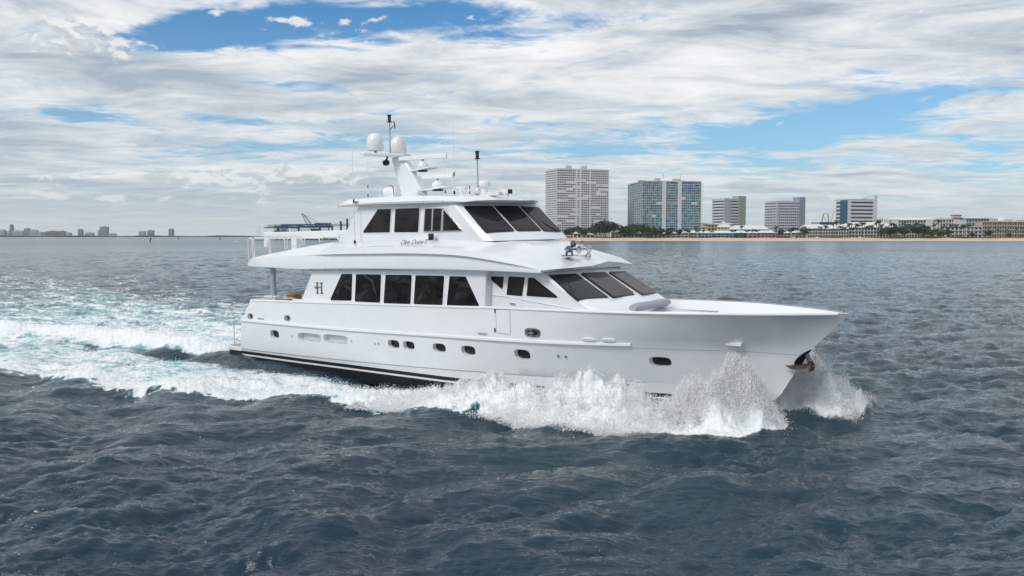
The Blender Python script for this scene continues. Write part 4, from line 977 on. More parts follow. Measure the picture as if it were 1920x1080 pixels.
def jets(n, per, seed, xs, yctab, env, side=-1):
    rg = np.random.default_rng(seed); w = rg.uniform(xs[0], xs[1], n * 3); e = itp(w, env); w = w[rg.uniform(0, 1, len(w)) < e / e.max()][:n]; out, size = [], []
    for x0 in w:
        m = int(per * rg.uniform(.4, 1.6)); y0 = itp(x0, yctab) + rg.normal(0, .28); L = itp(x0, env) * rg.uniform(.35, 1.15)
        vx, vy, vz = rg.normal(-.25, .35), rg.normal(-.25, .45), 1.0; t = rg.beta(1.35, 2.3, m); sp_ = .06 + .20 * t ** 1.4
        x = x0 + vx * t * L + rg.normal(0, 1, m) * sp_; y = y0 + vy * t * L + rg.normal(0, 1, m) * sp_; zz = vz * t * L * (1 - .25 * t) + rg.normal(0, .5, m) * sp_
        out.append(np.stack([x, y, zz], 1)); size.append(np.clip(rg.lognormal(math.log(.0115), .6, m), .006, .036) * (1.15 - .5 * t))
    P = np.concatenate(out); sz = np.concatenate(size)
    if side > 0: P[:, 1] = -P[:, 1]
    P[:, 2] += surf_h(P) * .82 - .05
    return P, sz
YCT = [(12, -5.2), (18, -4.4), (22, -4.1), (25, -3.8), (27, -3.2), (29, -2.2), (30.5, -1.2)]
Pa, sa = jets(420, 1150, 31, (14, 30.4), YCT, [(13, .1), (17, .3), (18.8, .55), (19.6, .75), (21, .4), (23, .35), (24.5, .5), (26, .5), (27.3, .8), (28.6, 1.5), (29.4, 1.6), (30.2, .9), (30.5, .4)])
# thin veil falling outward to the foot of the bow wave
rg = np.random.default_rng(77); n = 60000
x = rg.uniform(15, 30.2, n); yo = itp(x, YO); yc = itp(x, YCT); q = rg.uniform(0, 1, n) ** .8; y = yc + (yo - .25 - yc) * q + rg.normal(0, .12, n)
Pv = np.stack([x, y, np.zeros(n)], 1); Pv[:, 2] = np.maximum(surf_h(Pv), 0) + np.abs(rg.normal(0, 1, n)) * .13 * itp(x, [(15, .6), (24, 1.2), (30, 1.8)]) * (1 - .5 * q)
sv = np.clip(rg.lognormal(math.log(.013), .5, n), .006, .035)
drops('bow_spray', boat_to_world(np.concatenate([Pa, Pv])), np.concatenate([sa, sv]), 'white spray thrown up along the near side of the bow', 'spray')
Pb, sb_ = jets(170, 1100, 32, (27.2, 32.0), [(27, -3.4), (29, -3.0), (32, -2.2)], [(27, .3), (28.5, .8), (30, 1.35), (31, 1.3), (32, .6)], side=1)
n = 60000; x = rg.uniform(27, 32.2, n); y = rg.uniform(1.2, 7.2, n); Pv = np.stack([x, y, np.zeros(n)], 1); hv = surf_h(Pv); Pv[:, 2] = hv + np.abs(rg.normal(0, .16, n)); k = hv > .12; 
drops('bow_spray', boat_to_world(np.concatenate([Pb, Pv[k]])), np.concatenate([sb_, np.full(k.sum(), .012)]), 'spray plume bursting out beyond the stem on the far side of the bow', 'spray')
# flecks flung off the breaking crest and the stern wash
rg = np.random.default_rng(5)
x = rg.uniform(-20, 29, 40000); yo = itp(x, YO); yi = itp(x, YI); y = yo + (yi - yo) * rg.uniform(0, 1, len(x)) ** 1.5
k = rg.uniform(0, 1, len(x)) < .55; y = np.where(k, y, np.where(x < -2, rg.normal(-3, 3.0, len(x)), y))
Pw = boat_to_world(np.stack([x, y, np.zeros_like(x)], 1)); h, fm, aq, dm, ca, fo = wake(Pw[:, 0], Pw[:, 1])
keep = (fm > .75) & (dm == 0); Pw = Pw[keep]; Pw[:, 2] = h[keep] + .08 + np.abs(rg.normal(0, .09, keep.sum()))
drops('wake_spray', Pw, rg.uniform(.008, .022, len(Pw)), 'scattered flecks of spray above the foaming wake', 'spray')
# ------------------------------------------------------------------ the coast on the right
def at(u, v, D):
    d = dir_of(u, v); k = D / d[1]; return Vector((d[0] * k, D, CAMH + d[2] * k))
SAND = mat('pale beach sand', (.62, .47, .34), .9, var=.08, vscale=.05)
LAND = mat('scrubby ground', (.10, .11, .06), .95, var=.3, vscale=.02)
def sheet(name, pts_rows, m):
    o = MB().grid(pts_rows).build(name, m); tag(o, kind='structure'); return o
rgb = random.Random(4)
us = [860 + 18 * i for i in range(78)]
edge = [1236 + 5 * math.sin(i * .7) + 3 * math.sin(i * 1.9) - .35 * max(0, i - 30) for i in range(78)]
def bx(u, D): return (u - 960) / FPX * D
rowsb = []
for dd, z in ((-14, -1.6), (0, .12), (12, .8), (34, 2.0), (58, 3.4), (78, 4.6)):
    rowsb.append([(bx(u, 1260) , e + dd, z + (.35 * math.sin(i * 1.3 + dd) if dd > 20 else 0)) for i, (u, e) in enumerate(zip(us, edge))])
sheet('beach', rowsb, SAND)
rl_ = [[(bx(u, 1260), e + 76, 4.45) for u, e in zip(us, edge)], [(bx(u, 1260), e + 110, 5.2) for u, e in zip(us, edge)], [(bx(u, 1260), 2600, 5.4) for u in us]]
sheet('coast_ground', rl_, LAND)
# surf line
sf_ = MB()
FOAMF = mat('surf foam', (.85, .87, .88), .8)
for i in range(77):
    w = 2.0 + 1.6 * math.sin(i * 2.1) + 1.0 * math.sin(i * 5.3)
    if w > .4: sf_.add([(bx(us[i], 1260), edge[i] - 3 - w, .16), (bx(us[i + 1], 1260), edge[i + 1] - 3 - w * .6, .16), (bx(us[i + 1], 1260), edge[i + 1] - 1, .2), (bx(us[i], 1260), edge[i] - 1, .2)], [(0, 1, 2, 3)])
tag(sf_.build('surf', FOAMF), 'thin line of white surf along the beach', 'surf', kind='stuff')

WALLW = mat('tower white concrete', (.72, .72, .73), .7, var=.05, vscale=.05)
def glazing(name, cols, sx, sz, dark):
    """glass behind balconies: every cell has its own curtain, blind or dark pane"""
    m = bpy.data.materials.new(name); m.use_nodes = True; t = NT(m.node_tree); b = m.node_tree.nodes['Principled BSDF']
    oc = t.node('ShaderNodeTexCoord').outputs['Object']; sep = t.node('ShaderNodeSeparateXYZ'); t.put(sep.inputs[0], oc)
    cx = t.m('FLOOR', t.m('DIVIDE', t.m('ADD', sep.outputs[0], t.m('MULTIPLY', sep.outputs[1], 1.01)), sx)); cz = t.m('FLOOR', t.m('DIVIDE', sep.outputs[2], sz))
    cb = t.node('ShaderNodeCombineXYZ'); t.put(cb.inputs[0], cx); t.put(cb.inputs[1], cz)
    wn = t.node('ShaderNodeTexWhiteNoise', noise_dimensions='2D'); t.put(wn.inputs['Vector'], cb.outputs[0])
    pat = t.noise(cb.outputs[0], .11, 2, .5); v = t.m('ADD', t.m('MULTIPLY', wn.outputs['Value'], .6), t.m('MULTIPLY', pat, .5))
    st = [((i + .5) / len(cols) * .9, c) for i, c in enumerate(cols)]
    r = t.node('ShaderNodeValToRGB'); r.color_ramp.interpolation = 'CONSTANT'; e = r.color_ramp.elements
    while len(e) < len(st): e.new(.5)
    for el, (p, c) in zip(e, st): el.position = p; el.color = c + (1,)
    t.put(r.inputs[0], v); t.l.new(r.outputs[0], b.inputs['Base Color']); b.inputs['Roughness'].default_value = .25; return m
GZ1 = glazing('balcony glass of white tower', [(.03, .045, .07), (.05, .08, .13), (.02, .03, .045), (.10, .08, .06), (.06, .13, .22), (.03, .04, .055), (.22, .22, .22)], 3.2, 3.9, .4)
GZ2 = glazing('teal glass of wide tower', [(.02, .10, .15), (.04, .22, .30), (.03, .06, .09), (.09, .32, .38), (.02, .16, .33), (.16, .12, .11), (.05, .24, .26), (.15, .26, .30)], 3.4, 4.0, .4)
GZ3 = mat('dark hotel glass', (.035, .038, .05), .2, var=.4, vscale=.3)
GZB = mat('blue hotel glass', (.04, .12, .19), .2, var=.3, vscale=.3)
LIL = mat('lilac grey concrete', (.42, .42, .52), .7); GGR = mat('green grey concrete', (.30, .34, .31), .7); SLT = mat('slate blue concrete', (.24, .28, .36), .7)
PALE = mat('pale tower concrete', (.60, .61, .66), .7); MECH = mat('rooftop plant grey', (.45, .46, .48), .7)
def tower(uc, ur, ul, D, vtop, beta, nfl, ncol, wall, gl, label, panels=(), slabs=1.2, band=.5, extra=None, vr=None, shut=0, seed=1, piers=True, zb=5.0, nside=8, pw=.17):
    """uc = near corner, ur = right end of the long front, ul = left end of the short side; beta = turn of the front"""
    c = at(uc, vtop, D); rt = Vector((math.cos(beta), math.sin(beta), 0)); bk = Vector((-math.sin(beta), math.cos(beta), 0))
    def length(u, dvec):
        k = (u - 960) / FPX; return (k * c.y - c.x) / (dvec.x - k * dvec.y)
    wf = length(ur, rt); ws = length(ul, bk); H = c.z - zb
    t = empty('apartment_tower', (c.x, c.y, zb), beta, label=label, cat='apartment tower')
    fh_ = H / nfl; p = slabs
    MB().box(p, wf - p, p, ws - p, 0, H - .5).build('glazing', gl, t)
    for k in range(nfl):
        z = k * fh_; o = MB().box(0, wf, 0, ws, z + fh_ * (1 - band), z + fh_).build('balcony', wall, t) if k == 0 else None
        if k == 0: b0 = o; b0.location = (0, 0, 0)
        else:
            o = b0.copy(); COL.objects.link(o); o.parent = t; o.location = (0, 0, z)
    if piers:
        MBp = MB().box(-pw, pw, -.12, p + .3, 0, H).build('pier', wall, t)
        for i in range(1, ncol + 1):
            o = MBp.copy(); COL.objects.link(o); o.parent = t; o.location = (wf * i / ncol - (.3 if i == ncol else 0), 0, 0)
        MBq = MB().box(-.12, p + .3, -pw * 1.3, pw * 1.3, 0, H).build('side_pier', wall, t); MBq.location = (0, ws * 1 / nside, 0)
        for i in range(2, nside + 1):
            o = MBq.copy(); COL.objects.link(o); o.parent = t; o.location = (0, ws * i / nside - (.3 if i == nside else 0), 0)
    for f0, f1, m_ in panels:   # fractions along the front
        MB().box(wf * f0, wf * f1, -.6, p + .4, 0, H + .2).build('wall_panel', m_, t)
    rg_ = random.Random(seed)
    for _ in range(shut):
        i0 = rg_.randint(0, ncol - 5); n_ = rg_.randint(2, 5); k = rg_.randint(1, nfl - 2)
        MB().box(wf * i0 / ncol, wf * (i0 + n_) / ncol, -.2, .3, k * fh_, k * fh_ + fh_ * (1 - band) + .2).build('closed_shutter', wall, t)
    MB().box(-.5, wf + .5, -.5, ws + .5, H, H + 1.1).build('roof_slab', wall, t)
    for f, w, hh_, d_ in (extra or ()):
        MB().box(wf * f, wf * f + w, ws * .3, ws * .3 + 9, H + 1.1, H + 1.1 + hh_).build('machine_room', d_, t)
    return t, wf, ws, H
t1, wf, ws, H = tower(1045, 1141, 1022.5, 1380, 316.5, R(20), 30, 24, WALLW, GZ1, 'tallest white apartment tower at the left end of the beach front', panels=[(.355, .385, WALLW), (.43, .46, WALLW), (.62, .64, WALLW)], extra=[(.26, 8, 6, MECH), (.55, 9, 6, MECH)], shut=26, seed=3, band=.46)
MB().cyl((wf * .22, 8, H), (wf * .22, 8, H + 9), .25, n=5).box(wf * .22 - 2.5, wf * .22 + 2.5, 7.9, 8.1, H + 7.6, H + 8.2).build('roof_mast', MECH, t1)
t2, wf, ws, H = tower(1205, 1313, 1176, 1400, 340, R(-8) + R(14), 22, 30, mat('warm white piers', (.58, .58, .56), .7), GZ2, 'wide teal glass apartment tower with white balcony ends', panels=[(.335, .40, PALE), (.60, .665, PALE)], extra=[(.02, 12, 2.5, GZ3), (.30, 9, 6.5, MECH), (.62, 12, 6, MECH), (.74, 9, 2.5, GZ3)], shut=8, seed=8, band=.15, slabs=.5, pw=.11)
for sx in (wf,):
    b0 = MB().box(0, 3.2, -1.5, 6, 0, 1.5).build('corner_balcony', WALLW, t2); b0.location = (sx, 0, H / 22)
    for k in range(2, 22): o = b0.copy(); COL.objects.link(o); o.parent = t2; o.location = (sx, 0, k * H / 22)
for du in (.34, .345, .64): MB().cyl((wf * du + 3, 9, H + 5), (wf * du + 3, 9, H + 13), .3, n=5).build('roof_mast', MECH, t2)
b0 = MB().box(-3.0, 0, 0, 7, 0, 1.5).build('corner_balcony', WALLW, t1); b0.location = (0, ws * .6, 4)
t3, wf, ws, H = tower(1358, 1396, 1333, 1650, 373, R(28), 13, 10, PALE, GZ3, 'rounded white apartment block behind the yellow hotel', panels=[(.02, .30, LIL), (.68, 1.0, GGR)], piers=False, band=.58, extra=[(.30, 8, 2, MECH)])
MB().box(wf * .66, wf + .4, -.9, ws * .5, 0, H + 6.5).build('stair_tower', GGR, t3)
t4, wf, ws, H = tower(1457, 1507, 1432, 1700, 377.5, R(16), 13, 14, PALE, GZ3, 'grey blue apartment block with a tall end slab', panels=[(0, .08, LIL), (.80, 1.0, SLT)], piers=True, band=.50)
MB().box(wf * .8, wf + .4, -1.0, ws * .5, 0, H + 9).build('stair_tower', SLT, t4)
t5, wf, ws, H = tower(1591, 1641, 1564, 1650, 374, R(14), 10, 14, PALE, GZ3, 'white striped hotel block with a blue glass corner', panels=[(0, .09, PALE), (.88, 1.0, PALE)], piers=False, band=.55, extra=[(.70, 6, 3, MECH)])
MB().box(wf * .9, wf + .4, -1.2, ws * .5, 0, H + 9).build('stair_tower', PALE, t5)
MB().box(-.35, .4, 3, ws * .62, 0, H - 1).build('blue_glass_corner', GZB, t5)

ROOFW = mat('white metal roof', (.70, .70, .69), .5); CREAM = mat('cream stucco', (.58, .50, .33), .8); WHT = mat('white stucco', (.64, .64, .64), .8)
BLUES = mat('sky blue stucco', (.20, .38, .50), .8); TEALS = mat('deep teal stucco', (.06, .18, .26), .8); PINK = mat('pink stucco', (.60, .33, .36), .8); BEI = mat('beige concrete', (.50, .42, .34), .8)
GREYR = mat('grey shingle roof', (.30, .33, .33), .8); BRK = mat('red tile roof', (.30, .12, .08), .7); SILO = mat('pale silo metal', (.50, .52, .56), .6)
def house(u0, u1, v0, v1, D, wall, roof, label, cat='beach house', depth=14, hip=True, roofh=None, floors=2, nwin=None, group=None, name='beach_house', v2=None, porch=True, flat=False, wmat=None):
    """v0 roof top, v1 base (hidden by sand or trees), u0..u1 across; floors of real recessed windows"""
    a, b = at(u0, v1, D), at(u1, v1, D); top_ = at(u0, v0, D).z; zb = min(4.0, a.z); w = b.x - a.x
    rh = roofh if roofh is not None else (top_ - zb) * .32; H = top_ - zb - rh
    t = empty(name, (a.x, D, zb), 0, label=label, cat=cat, group=group)
    MB().box(0, w, 1.6, depth, 0, H).build('wall', wall, t)
    if flat: MB().box(-.6, w + .6, -.4, depth + .4, H, H + max(.6, rh)).build('roof', roof, t)
    else:
        i_ = min(w * .35, depth * .6) if hip else .0
        MB().add([(-1, -1, H), (w + 1, -1, H), (w + 1, depth + 1, H), (-1, depth + 1, H), (i_, depth / 2, H + rh), (w - i_, depth / 2, H + rh)], [(0, 1, 5, 4), (1, 2, 5), (2, 3, 4, 5), (3, 0, 4), (0, 3, 2, 1)]).build('roof', roof, t)
    n = nwin or max(2, int(w / 5.5)); fh_ = H / floors
    b0 = None
    for f in range(floors):
        for i in range(n):
            if b0 is None:
                b0 = MB().box(0, w / n * .62, 1.45, 1.75, fh_ * .22, fh_ * .80).build('window', wmat or GZ3, t); b0.location = (w / n * .19, 0, 0)
            else:
                o = b0.copy(); COL.objects.link(o); o.parent = t; o.location = (w / n * (i + .19), 0, f * fh_)
    if porch:
        s0 = MB().box(0, w, 0, 1.6, -.2, .15).build('balcony', wall, t); s0.location = (0, 0, fh_)
        for f in range(2, floors): o = s0.copy(); COL.objects.link(o); o.parent = t; o.location = (0, 0, f * fh_)
        for f in range(1, floors):
            o = MB().box(0, w, .0, .12, f * fh_, f * fh_ + 1.0).build('railing', wall, t)
        p0 = MB().box(0, .5, 0, .5, 0, H).build('post', wall, t)
        m_ = max(2, n // 2)
        for i in range(1, m_ + 1): o = p0.copy(); COL.objects.link(o); o.parent = t; o.location = ((w - .5) * i / m_, 0, 0)
    return t
# yellow hotel with hip roofs
yh = house(1296, 1371, 418, 442, 1420, CREAM, ROOFW, 'yellow hotel with hipped white roofs in front of the rounded block', 'hotel', 20, floors=4, name='yellow_hotel', roofh=2.5, flat=True)
for a_, b_, hh_ in ((0, 26, 6.5), (42, 66, 9.5)):
    MB().box(a_, b_, -3, 12, 0, 18.2).build('wing', CREAM, yh); MB().add([(a_ - 1, -4, 18.2), (b_ + 1, -4, 18.2), (b_ + 1, 13, 18.2), (a_ - 1, 13, 18.2), ((a_ + b_) / 2, 4, 18.2 + hh_)], [(0, 1, 4), (1, 2, 4), (2, 3, 4), (3, 0, 4)]).build('hip_roof', ROOFW, yh)
    w0 = MB().box(0, 2.2, -3.15, -2.9, 0, 2.2).build('window', GZ3, yh); w0.location = (a_ + 2.5, 0, 2)
    for f in range(4):
        for i in range(4):
            if f or i: o = w0.copy(); COL.objects.link(o); o.parent = yh; o.location = (a_ + 2.5 + i * (b_ - a_ - 4) / 4, 0, 2 + f * 4.2)
house(1369, 1442, 422.5, 442, 1400, mat('pale blue stucco', (.42, .52, .58), .8), ROOFW, 'pale blue lodge with a long white roof right of the yellow hotel', 'lodge', 14, floors=3, name='lodge')
# row of small houses behind the sand
rowh = [(1146, 1168, 430, WHT, ROOFW, 'small white two storey house under the left tower trees'), (1168, 1234, 433.5, mat('grey green boards', (.16, .18, .17), .8), GREYR, 'long low dark house with a grey shingle roof'), (1235, 1248, 434, CREAM, ROOFW, 'narrow cream bungalow beside the grey roofed house'), (1248, 1268, 432.5, WHT, ROOFW, 'white bungalow below the teal tower'), (1269, 1292, 432.5, WHT, ROOFW, 'white bungalow just left of the yellow hotel'),
        (1294, 1308, 432, CREAM, ROOFW, 'cream bungalow with a white hip roof before the yellow hotel'), (1308, 1336, 432.5, mat('powder blue stucco', (.40, .52, .62), .8), ROOFW, 'powder blue beach house with a white hip roof'), (1336, 1376, 432.5, BLUES, ROOFW, 'long sky blue beach house in the middle of the row'), (1377, 1402, 432, TEALS, ROOFW, 'deep teal beach house with a peaked white roof'),
        (1403, 1420, 432.5, PINK, ROOFW, 'small pink beach house beside the teal one'), (1420, 1455, 432, PINK, ROOFW, 'wide pink beach house under palms'), (1456, 1484, 432.5, mat('rose stucco', (.62, .40, .42), .8), ROOFW, 'rose beach house with white hip roof'), (1484, 1512, 432, CREAM, ROOFW, 'cream beach house at the right end of the coloured row')]
for i, (a_, b_, v_, w_, r_, l_) in enumerate(rowh):
    house(a_ + .6, b_ - .6, v_, 443.2, 1328 + (i % 3) * 4, w_, r_, l_, 'beach house', 10, floors=1 if v_ > 433 else 2, group='beach houses in a row behind the sand', porch=v_ <= 433)
house(1075, 1090, 434, 443, 1335, WHT, ROOFW, 'little white house half hidden by trees at the left end of the beach', 'beach house', 9, floors=1, group='beach houses in a row behind the sand', porch=False)
house(1092, 1114, 437, 443.5, 1325, WHT, ROOFW, 'low white cabana among the trees at the left end of the beach', 'beach house', 9, floors=1, group='beach houses in a row behind the sand', porch=False)
# resort with the long white roof
rs = house(1514, 1592, 421, 444, 1345, WHT, ROOFW, 'white resort wing with a long sloping white roof', 'resort', 40, hip=False, floors=3, name='resort', roofh=6.5, nwin=16)
rs2 = house(1575, 1690, 416, 444, 1372, WHT, ROOFW, 'white resort main building with a high pale roof behind palms', 'resort', 40, hip=True, floors=3, name='resort', roofh=9, nwin=20)
mh = house(1668, 1762, 408, 444, 1440, WHT, ROOFW, 'long white mansion hotel with low hipped roofs behind the palms', 'hotel', 24, floors=5, name='mansion_hotel', roofh=4, nwin=18)
for x_ in (2, 60): MB().box(x_, x_ + 12, -2, 8, 0, 31).build('corner_turret', WHT, mh); MB().add([(x_ - 1, -3, 31), (x_ + 13, -3, 31), (x_ + 13, 9, 31), (x_ - 1, 9, 31), (x_ + 6, 3, 35)], [(0, 1, 4), (1, 2, 4), (2, 3, 4), (3, 0, 4)]).build('turret_roof', ROOFW, mh)
wh = house(1762, 1812, 408, 444, 1420, WHT, ROOFW, 'white hotel with a red tiled stair turret', 'hotel', 22, floors=5, name='white_hotel', roofh=3, nwin=9, flat=True)
MB().box(22, 34, -1, 8, 20, 37).build('stair_turret', WHT, wh); MB().box(21, 35, -2, 9, 37, 38.5).build('turret_roof', BRK, wh); MB().box(20, 36, -3, 8, 33, 34.2).build('turret_eave', BRK, wh)
house(1811, 1866, 409.5, 444, 1400, mat('white blue stucco', (.52, .57, .66), .8), mat('dark roof edge', (.08, .09, .11), .7), 'white and blue hotel with a dark railed roof', 'hotel', 20, floors=5, name='blue_hotel', roofh=1.2, nwin=10, flat=True)
house(1776, 1842, 424, 445, 1345, WHT, WHT, 'open white frame balconies of the low beachfront block', 'apartment block', 12, floors=3, name='balcony_block', roofh=.8, nwin=9, flat=True)
bh = house(1841, 1945, 415, 445, 1352, BEI, BEI, 'beige concrete beach hotel with four rows of balconies at the right edge', 'hotel', 20, floors=4, name='beige_hotel', roofh=1.2, nwin=22, flat=True)
for x_, hh_, w_ in ((18, 6.5, 9), (42, 5, 8), (62, 4.5, 14)): MB().box(x_, x_ + w_, 4, 14, 24, 24.5 + hh_).build('roof_room', BEI, bh)
dm_ = empty('domed_roof_house', (bx(1873, 1480), 1480, 4), label='pale house with a broad white domed roof behind the beige hotel', cat='house')
MB().box(-14, 14, 0, 16, 0, 29).build('wall', WHT, dm_); MB().lathe([(15, 29), (14, 32), (9, 35), (3, 36)], (0, 8, 0), 16).build('roof', ROOFW, dm_)
# harbour crane and silos behind the resort
pc = empty('harbour_crane', (bx(1547, 1750), 1750, 4), label='dark blue harbour crane frame standing over the resort roof', cat='crane')
BLU = mat('crane blue', (.02, .06, .20), .5); DK = mat('crane dark steel', (.03, .035, .07), .5); RED = mat('faded red steel', (.42, .14, .12), .6)
MB().box(-11, 14, -5, 5, 20, 32).build('machinery_house', BLU, pc)
MB().box(-30, 6, -2, 2, 29, 31).build('boom_platform', DK, pc)
MB().tube([(-9, 0, 30), (-5, 0, 49), (4, 0, 49), (6, 0, 30)], .9, 5).tube([(-5, 0, 44), (2, 0, 31)], .3, 4).build('portal_frame', DK, pc)
MB().tube([(10, 0, 33), (16, 0, 55)], .5, 4).build('jib', RED, pc); MB().tube([(-28, 0, 31), (-6, 0, 48)], .15, 4).build('stay', RED, pc)
MB().box(-3, 3, -4, 4, 0, 20).build('portal_base', BLU, pc)
for i in range(5):
    x_ = bx(1643 + i * 4.6, 1800); s_ = MB().lathe([(2.4, 0), (2.4, 33), (1.6, 35), (.3, 36)], (0, 0, 0), 12).build('silo', SILO, None, smooth=40); s_.location = (x_, 1800, 4)
    MB().box(-.5, .5, -.5, .5, 35.5, 39 + (i % 3)).build('filling_head', DK, s_)
    tag(s_, ['leftmost pale silo beside the striped hotel block', 'second silo from the striped hotel block', 'middle silo of the pale row behind the resort', 'fourth silo from the striped hotel block', 'rightmost pale silo behind the resort'][i], 'silo', 'pale silos beyond the resort')

# trees and palms
PALM = mat('palm frond green', (.075, .10, .035), .6, var=.35, vscale=2); TRK = mat('palm trunk', (.16, .13, .10), .9); LEAF = mat('dark broadleaf', (.030, .048, .022), .7, var=.5, vscale=.6); LEAF2 = mat('sea grape green', (.06, .095, .03), .7, var=.4, vscale=.6); LEAF3 = mat('yellow green leaf', (.12, .13, .03), .7, var=.4, vscale=.6)
def palm(seed, h=11):
    rg_ = random.Random(seed); t = empty('palm_tree'); lean = rg_.uniform(-1, 1)
    path = [(lean * (k / 5) ** 2, .3 * rg_.uniform(-1, 1) * k / 5, h * k / 5) for k in range(6)]
    MB().tube(path, .22, 6).build('trunk', TRK, t); mb = MB(); tip = Vector(path[-1])
    for i in range(22):
        a_ = i * 2.4 + rg_.uniform(-.3, .3); up = rg_.uniform(-.5, 1.1); L = rg_.uniform(2.6, 3.9); prev = None; d = Vector((math.cos(a_), math.sin(a_), up)).normalized(); p = tip.copy(); side = Vector((-math.sin(a_), math.cos(a_), 0))
        for k in range(5):
            w = .55 * math.sin(math.pi * (k + .6) / 5.4); dr_ = Vector((0, 0, -w * .6)); cur = (p + side * w + dr_, p.copy(), p - side * w + dr_)
            if prev: mb.add([prev[0], prev[1], cur[1], cur[0]], [(0, 1, 2, 3)]); mb.add([prev[1], prev[2], cur[2], cur[1]], [(0, 1, 2, 3)])
            prev = cur; p = p + d * L / 4; d = (d + Vector((0, 0, -.33))).normalized()
    mb.build('crown', PALM, t); return t
def bushy(seed, w, h, leaf, n=420, ls=.9):
    rg_ = random.Random(seed); t = empty('broadleaf_tree'); mb = MB(); blobs = [(rg_.uniform(-.6, .6) * w, rg_.uniform(-.5, .5) * w, h * rg_.uniform(.45, .8), w * rg_.uniform(.28, .5)) for _ in range(8)]
    tk = MB().tube([(0, 0, 0), (.1, .1, h * .35), (.3, 0, h * .7)], .3, 6)
    for b_ in blobs[:4]: tk.tube([(0, 0, h * .3), (b_[0] * .5, b_[1] * .5, b_[2] * .8), b_[:3]], .13, 5)
    tk.build('trunk', TRK, t)
    for _ in range(n):
        b_ = rg_.choice(blobs); d = Vector((rg_.gauss(0, 1), rg_.gauss(0, 1), rg_.gauss(0, 1) * .8)).normalized() * b_[3] * rg_.uniform(.55, 1.08); p = Vector(b_[:3]) + d; s_ = ls * rg_.uniform(.5, 1.2)
        e1 = Vector((rg_.gauss(0, 1), rg_.gauss(0, 1), rg_.gauss(0, .6))).normalized(); e2 = e1.orthogonal().normalized(); mb.add([p - e1 * s_, p + e2 * s_ * .6, p + e1 * s_, p - e2 * s_ * .6], [(0, 1, 2, 3)])
    mb.build('crown', leaf, t); return t
pal = [palm(i, 10 + i) for i in range(4)]
bus = [bushy(11, 6, 12, LEAF), bushy(12, 8, 13, LEAF), bushy(13, 5, 9, LEAF2), bushy(14, 5, 8, LEAF3)]
used = set()
def plant(src, u, D, sc, label, group):
    h0 = ground_z(D)
    o = src if src.name not in used else copy_tree(src)
    used.add(src.name); o.location = (bx(u, D), D, h0); o.scale = (sc,) * 3; o.rotation_euler = (0, 0, (u * 7.3) % 6.28); tag(o, label, 'palm' if src in pal else 'tree', group)
def ground_z(D): return 3.2 if D < 1310 else 4.4
GP, GT = 'coconut palms along the beach', 'broadleaf trees along the beach'
place = ['left tower', 'teal tower', 'yellow hotel', 'pink houses', 'white resort', 'mansion hotel', 'balcony block', 'beige hotel']
def near(u):
    for lim, nm_ in ((1160, 'the tallest white tower'), (1290, 'the teal glass tower'), (1375, 'the yellow hotel'), (1512, 'the row of coloured beach houses'), (1600, 'the white resort wing'), (1690, 'the white resort main building'), (1775, 'the long mansion hotel'), (1842, 'the open white balcony block')):
        if u < lim: return nm_
    return 'the beige concrete hotel'
rg_ = random.Random(9)
pu = [1084, 1112, 1186, 1208, 1240, 1262, 1283, 1302, 1306, 1318, 1330, 1388, 1409, 1412, 1450, 1456, 1466, 1472, 1480, 1494, 1500, 1506, 1518, 1524, 1537, 1548, 1560, 1568, 1573, 1580, 1588, 1592, 1598, 1606, 1613, 1616, 1624, 1632, 1640, 1645, 1652, 1661, 1668, 1676, 1682, 1690, 1696, 1702, 1708, 1714, 1720, 1727, 1733, 1740, 1748, 1757, 1766, 1774, 1782, 1790, 1800, 1806, 1813, 1850, 1868, 1884, 1905, 1916]
for i, u in enumerate(pu):
    big = 1.75 if 1530 < u < 1830 else 1.2
    plant(pal[i % 4], u + rg_.uniform(-1.5, 1.5), 1312 + rg_.uniform(0, 18), big * rg_.uniform(.85, 1.15), 'coconut palm in front of ' + near(u), GP + ' before ' + near(u))
bu = [(1062, 0, .8), (1070, 1, .9), (1082, 1, 1.0), (1095, 0, .8), (1105, 1, .9), (1118, 1, 1.25), (1126, 0, 1.4), (1134, 1, 1.5), (1142, 0, 1.45), (1150, 1, 1.3), (1158, 1, 1.15), (1166, 0, 1.0), (1172, 1, 1.0), (1178, 0, .9), (1184, 1, 1.15), (1192, 1, 1.2), (1200, 1, 1.15), (1208, 0, 1.2), (1214, 1, 1.1), (1224, 0, .95), (1236, 0, .9), (1252, 0, .8), (1258, 1, .85), (1272, 0, .8), (1288, 1, .8), (1462, 0, .8), (1486, 1, .9), (1508, 0, 1), (1655, 1, 1.0), (1666, 0, 1.1), (1680, 1, 1.2), (1694, 0, 1.2), (1705, 1, 1.3), (1717, 0, 1.2), (1728, 1, 1.3), (1738, 2, 1.3), (1746, 3, 1.2), (1755, 2, 1.4), (1762, 3, 1.3), (1768, 2, 1.1), (1775, 0, .9), (1822, 0, .7), (1851, 0, .9), (1890, 2, .8)]
for u, k, sc in bu:
    D_ = 1312 if u > 1640 else (1318 if k == 0 else 1345)
    plant(bus[k], u, D_ + rg_.uniform(-6, 6), sc * (1.35 if u > 1640 else 1.6), ['dark broadleaf tree', 'dense dark green tree', 'green sea grape tree', 'yellow green leafy tree'][k] + ' beside ' + near(u), GT + ' beside ' + near(u))
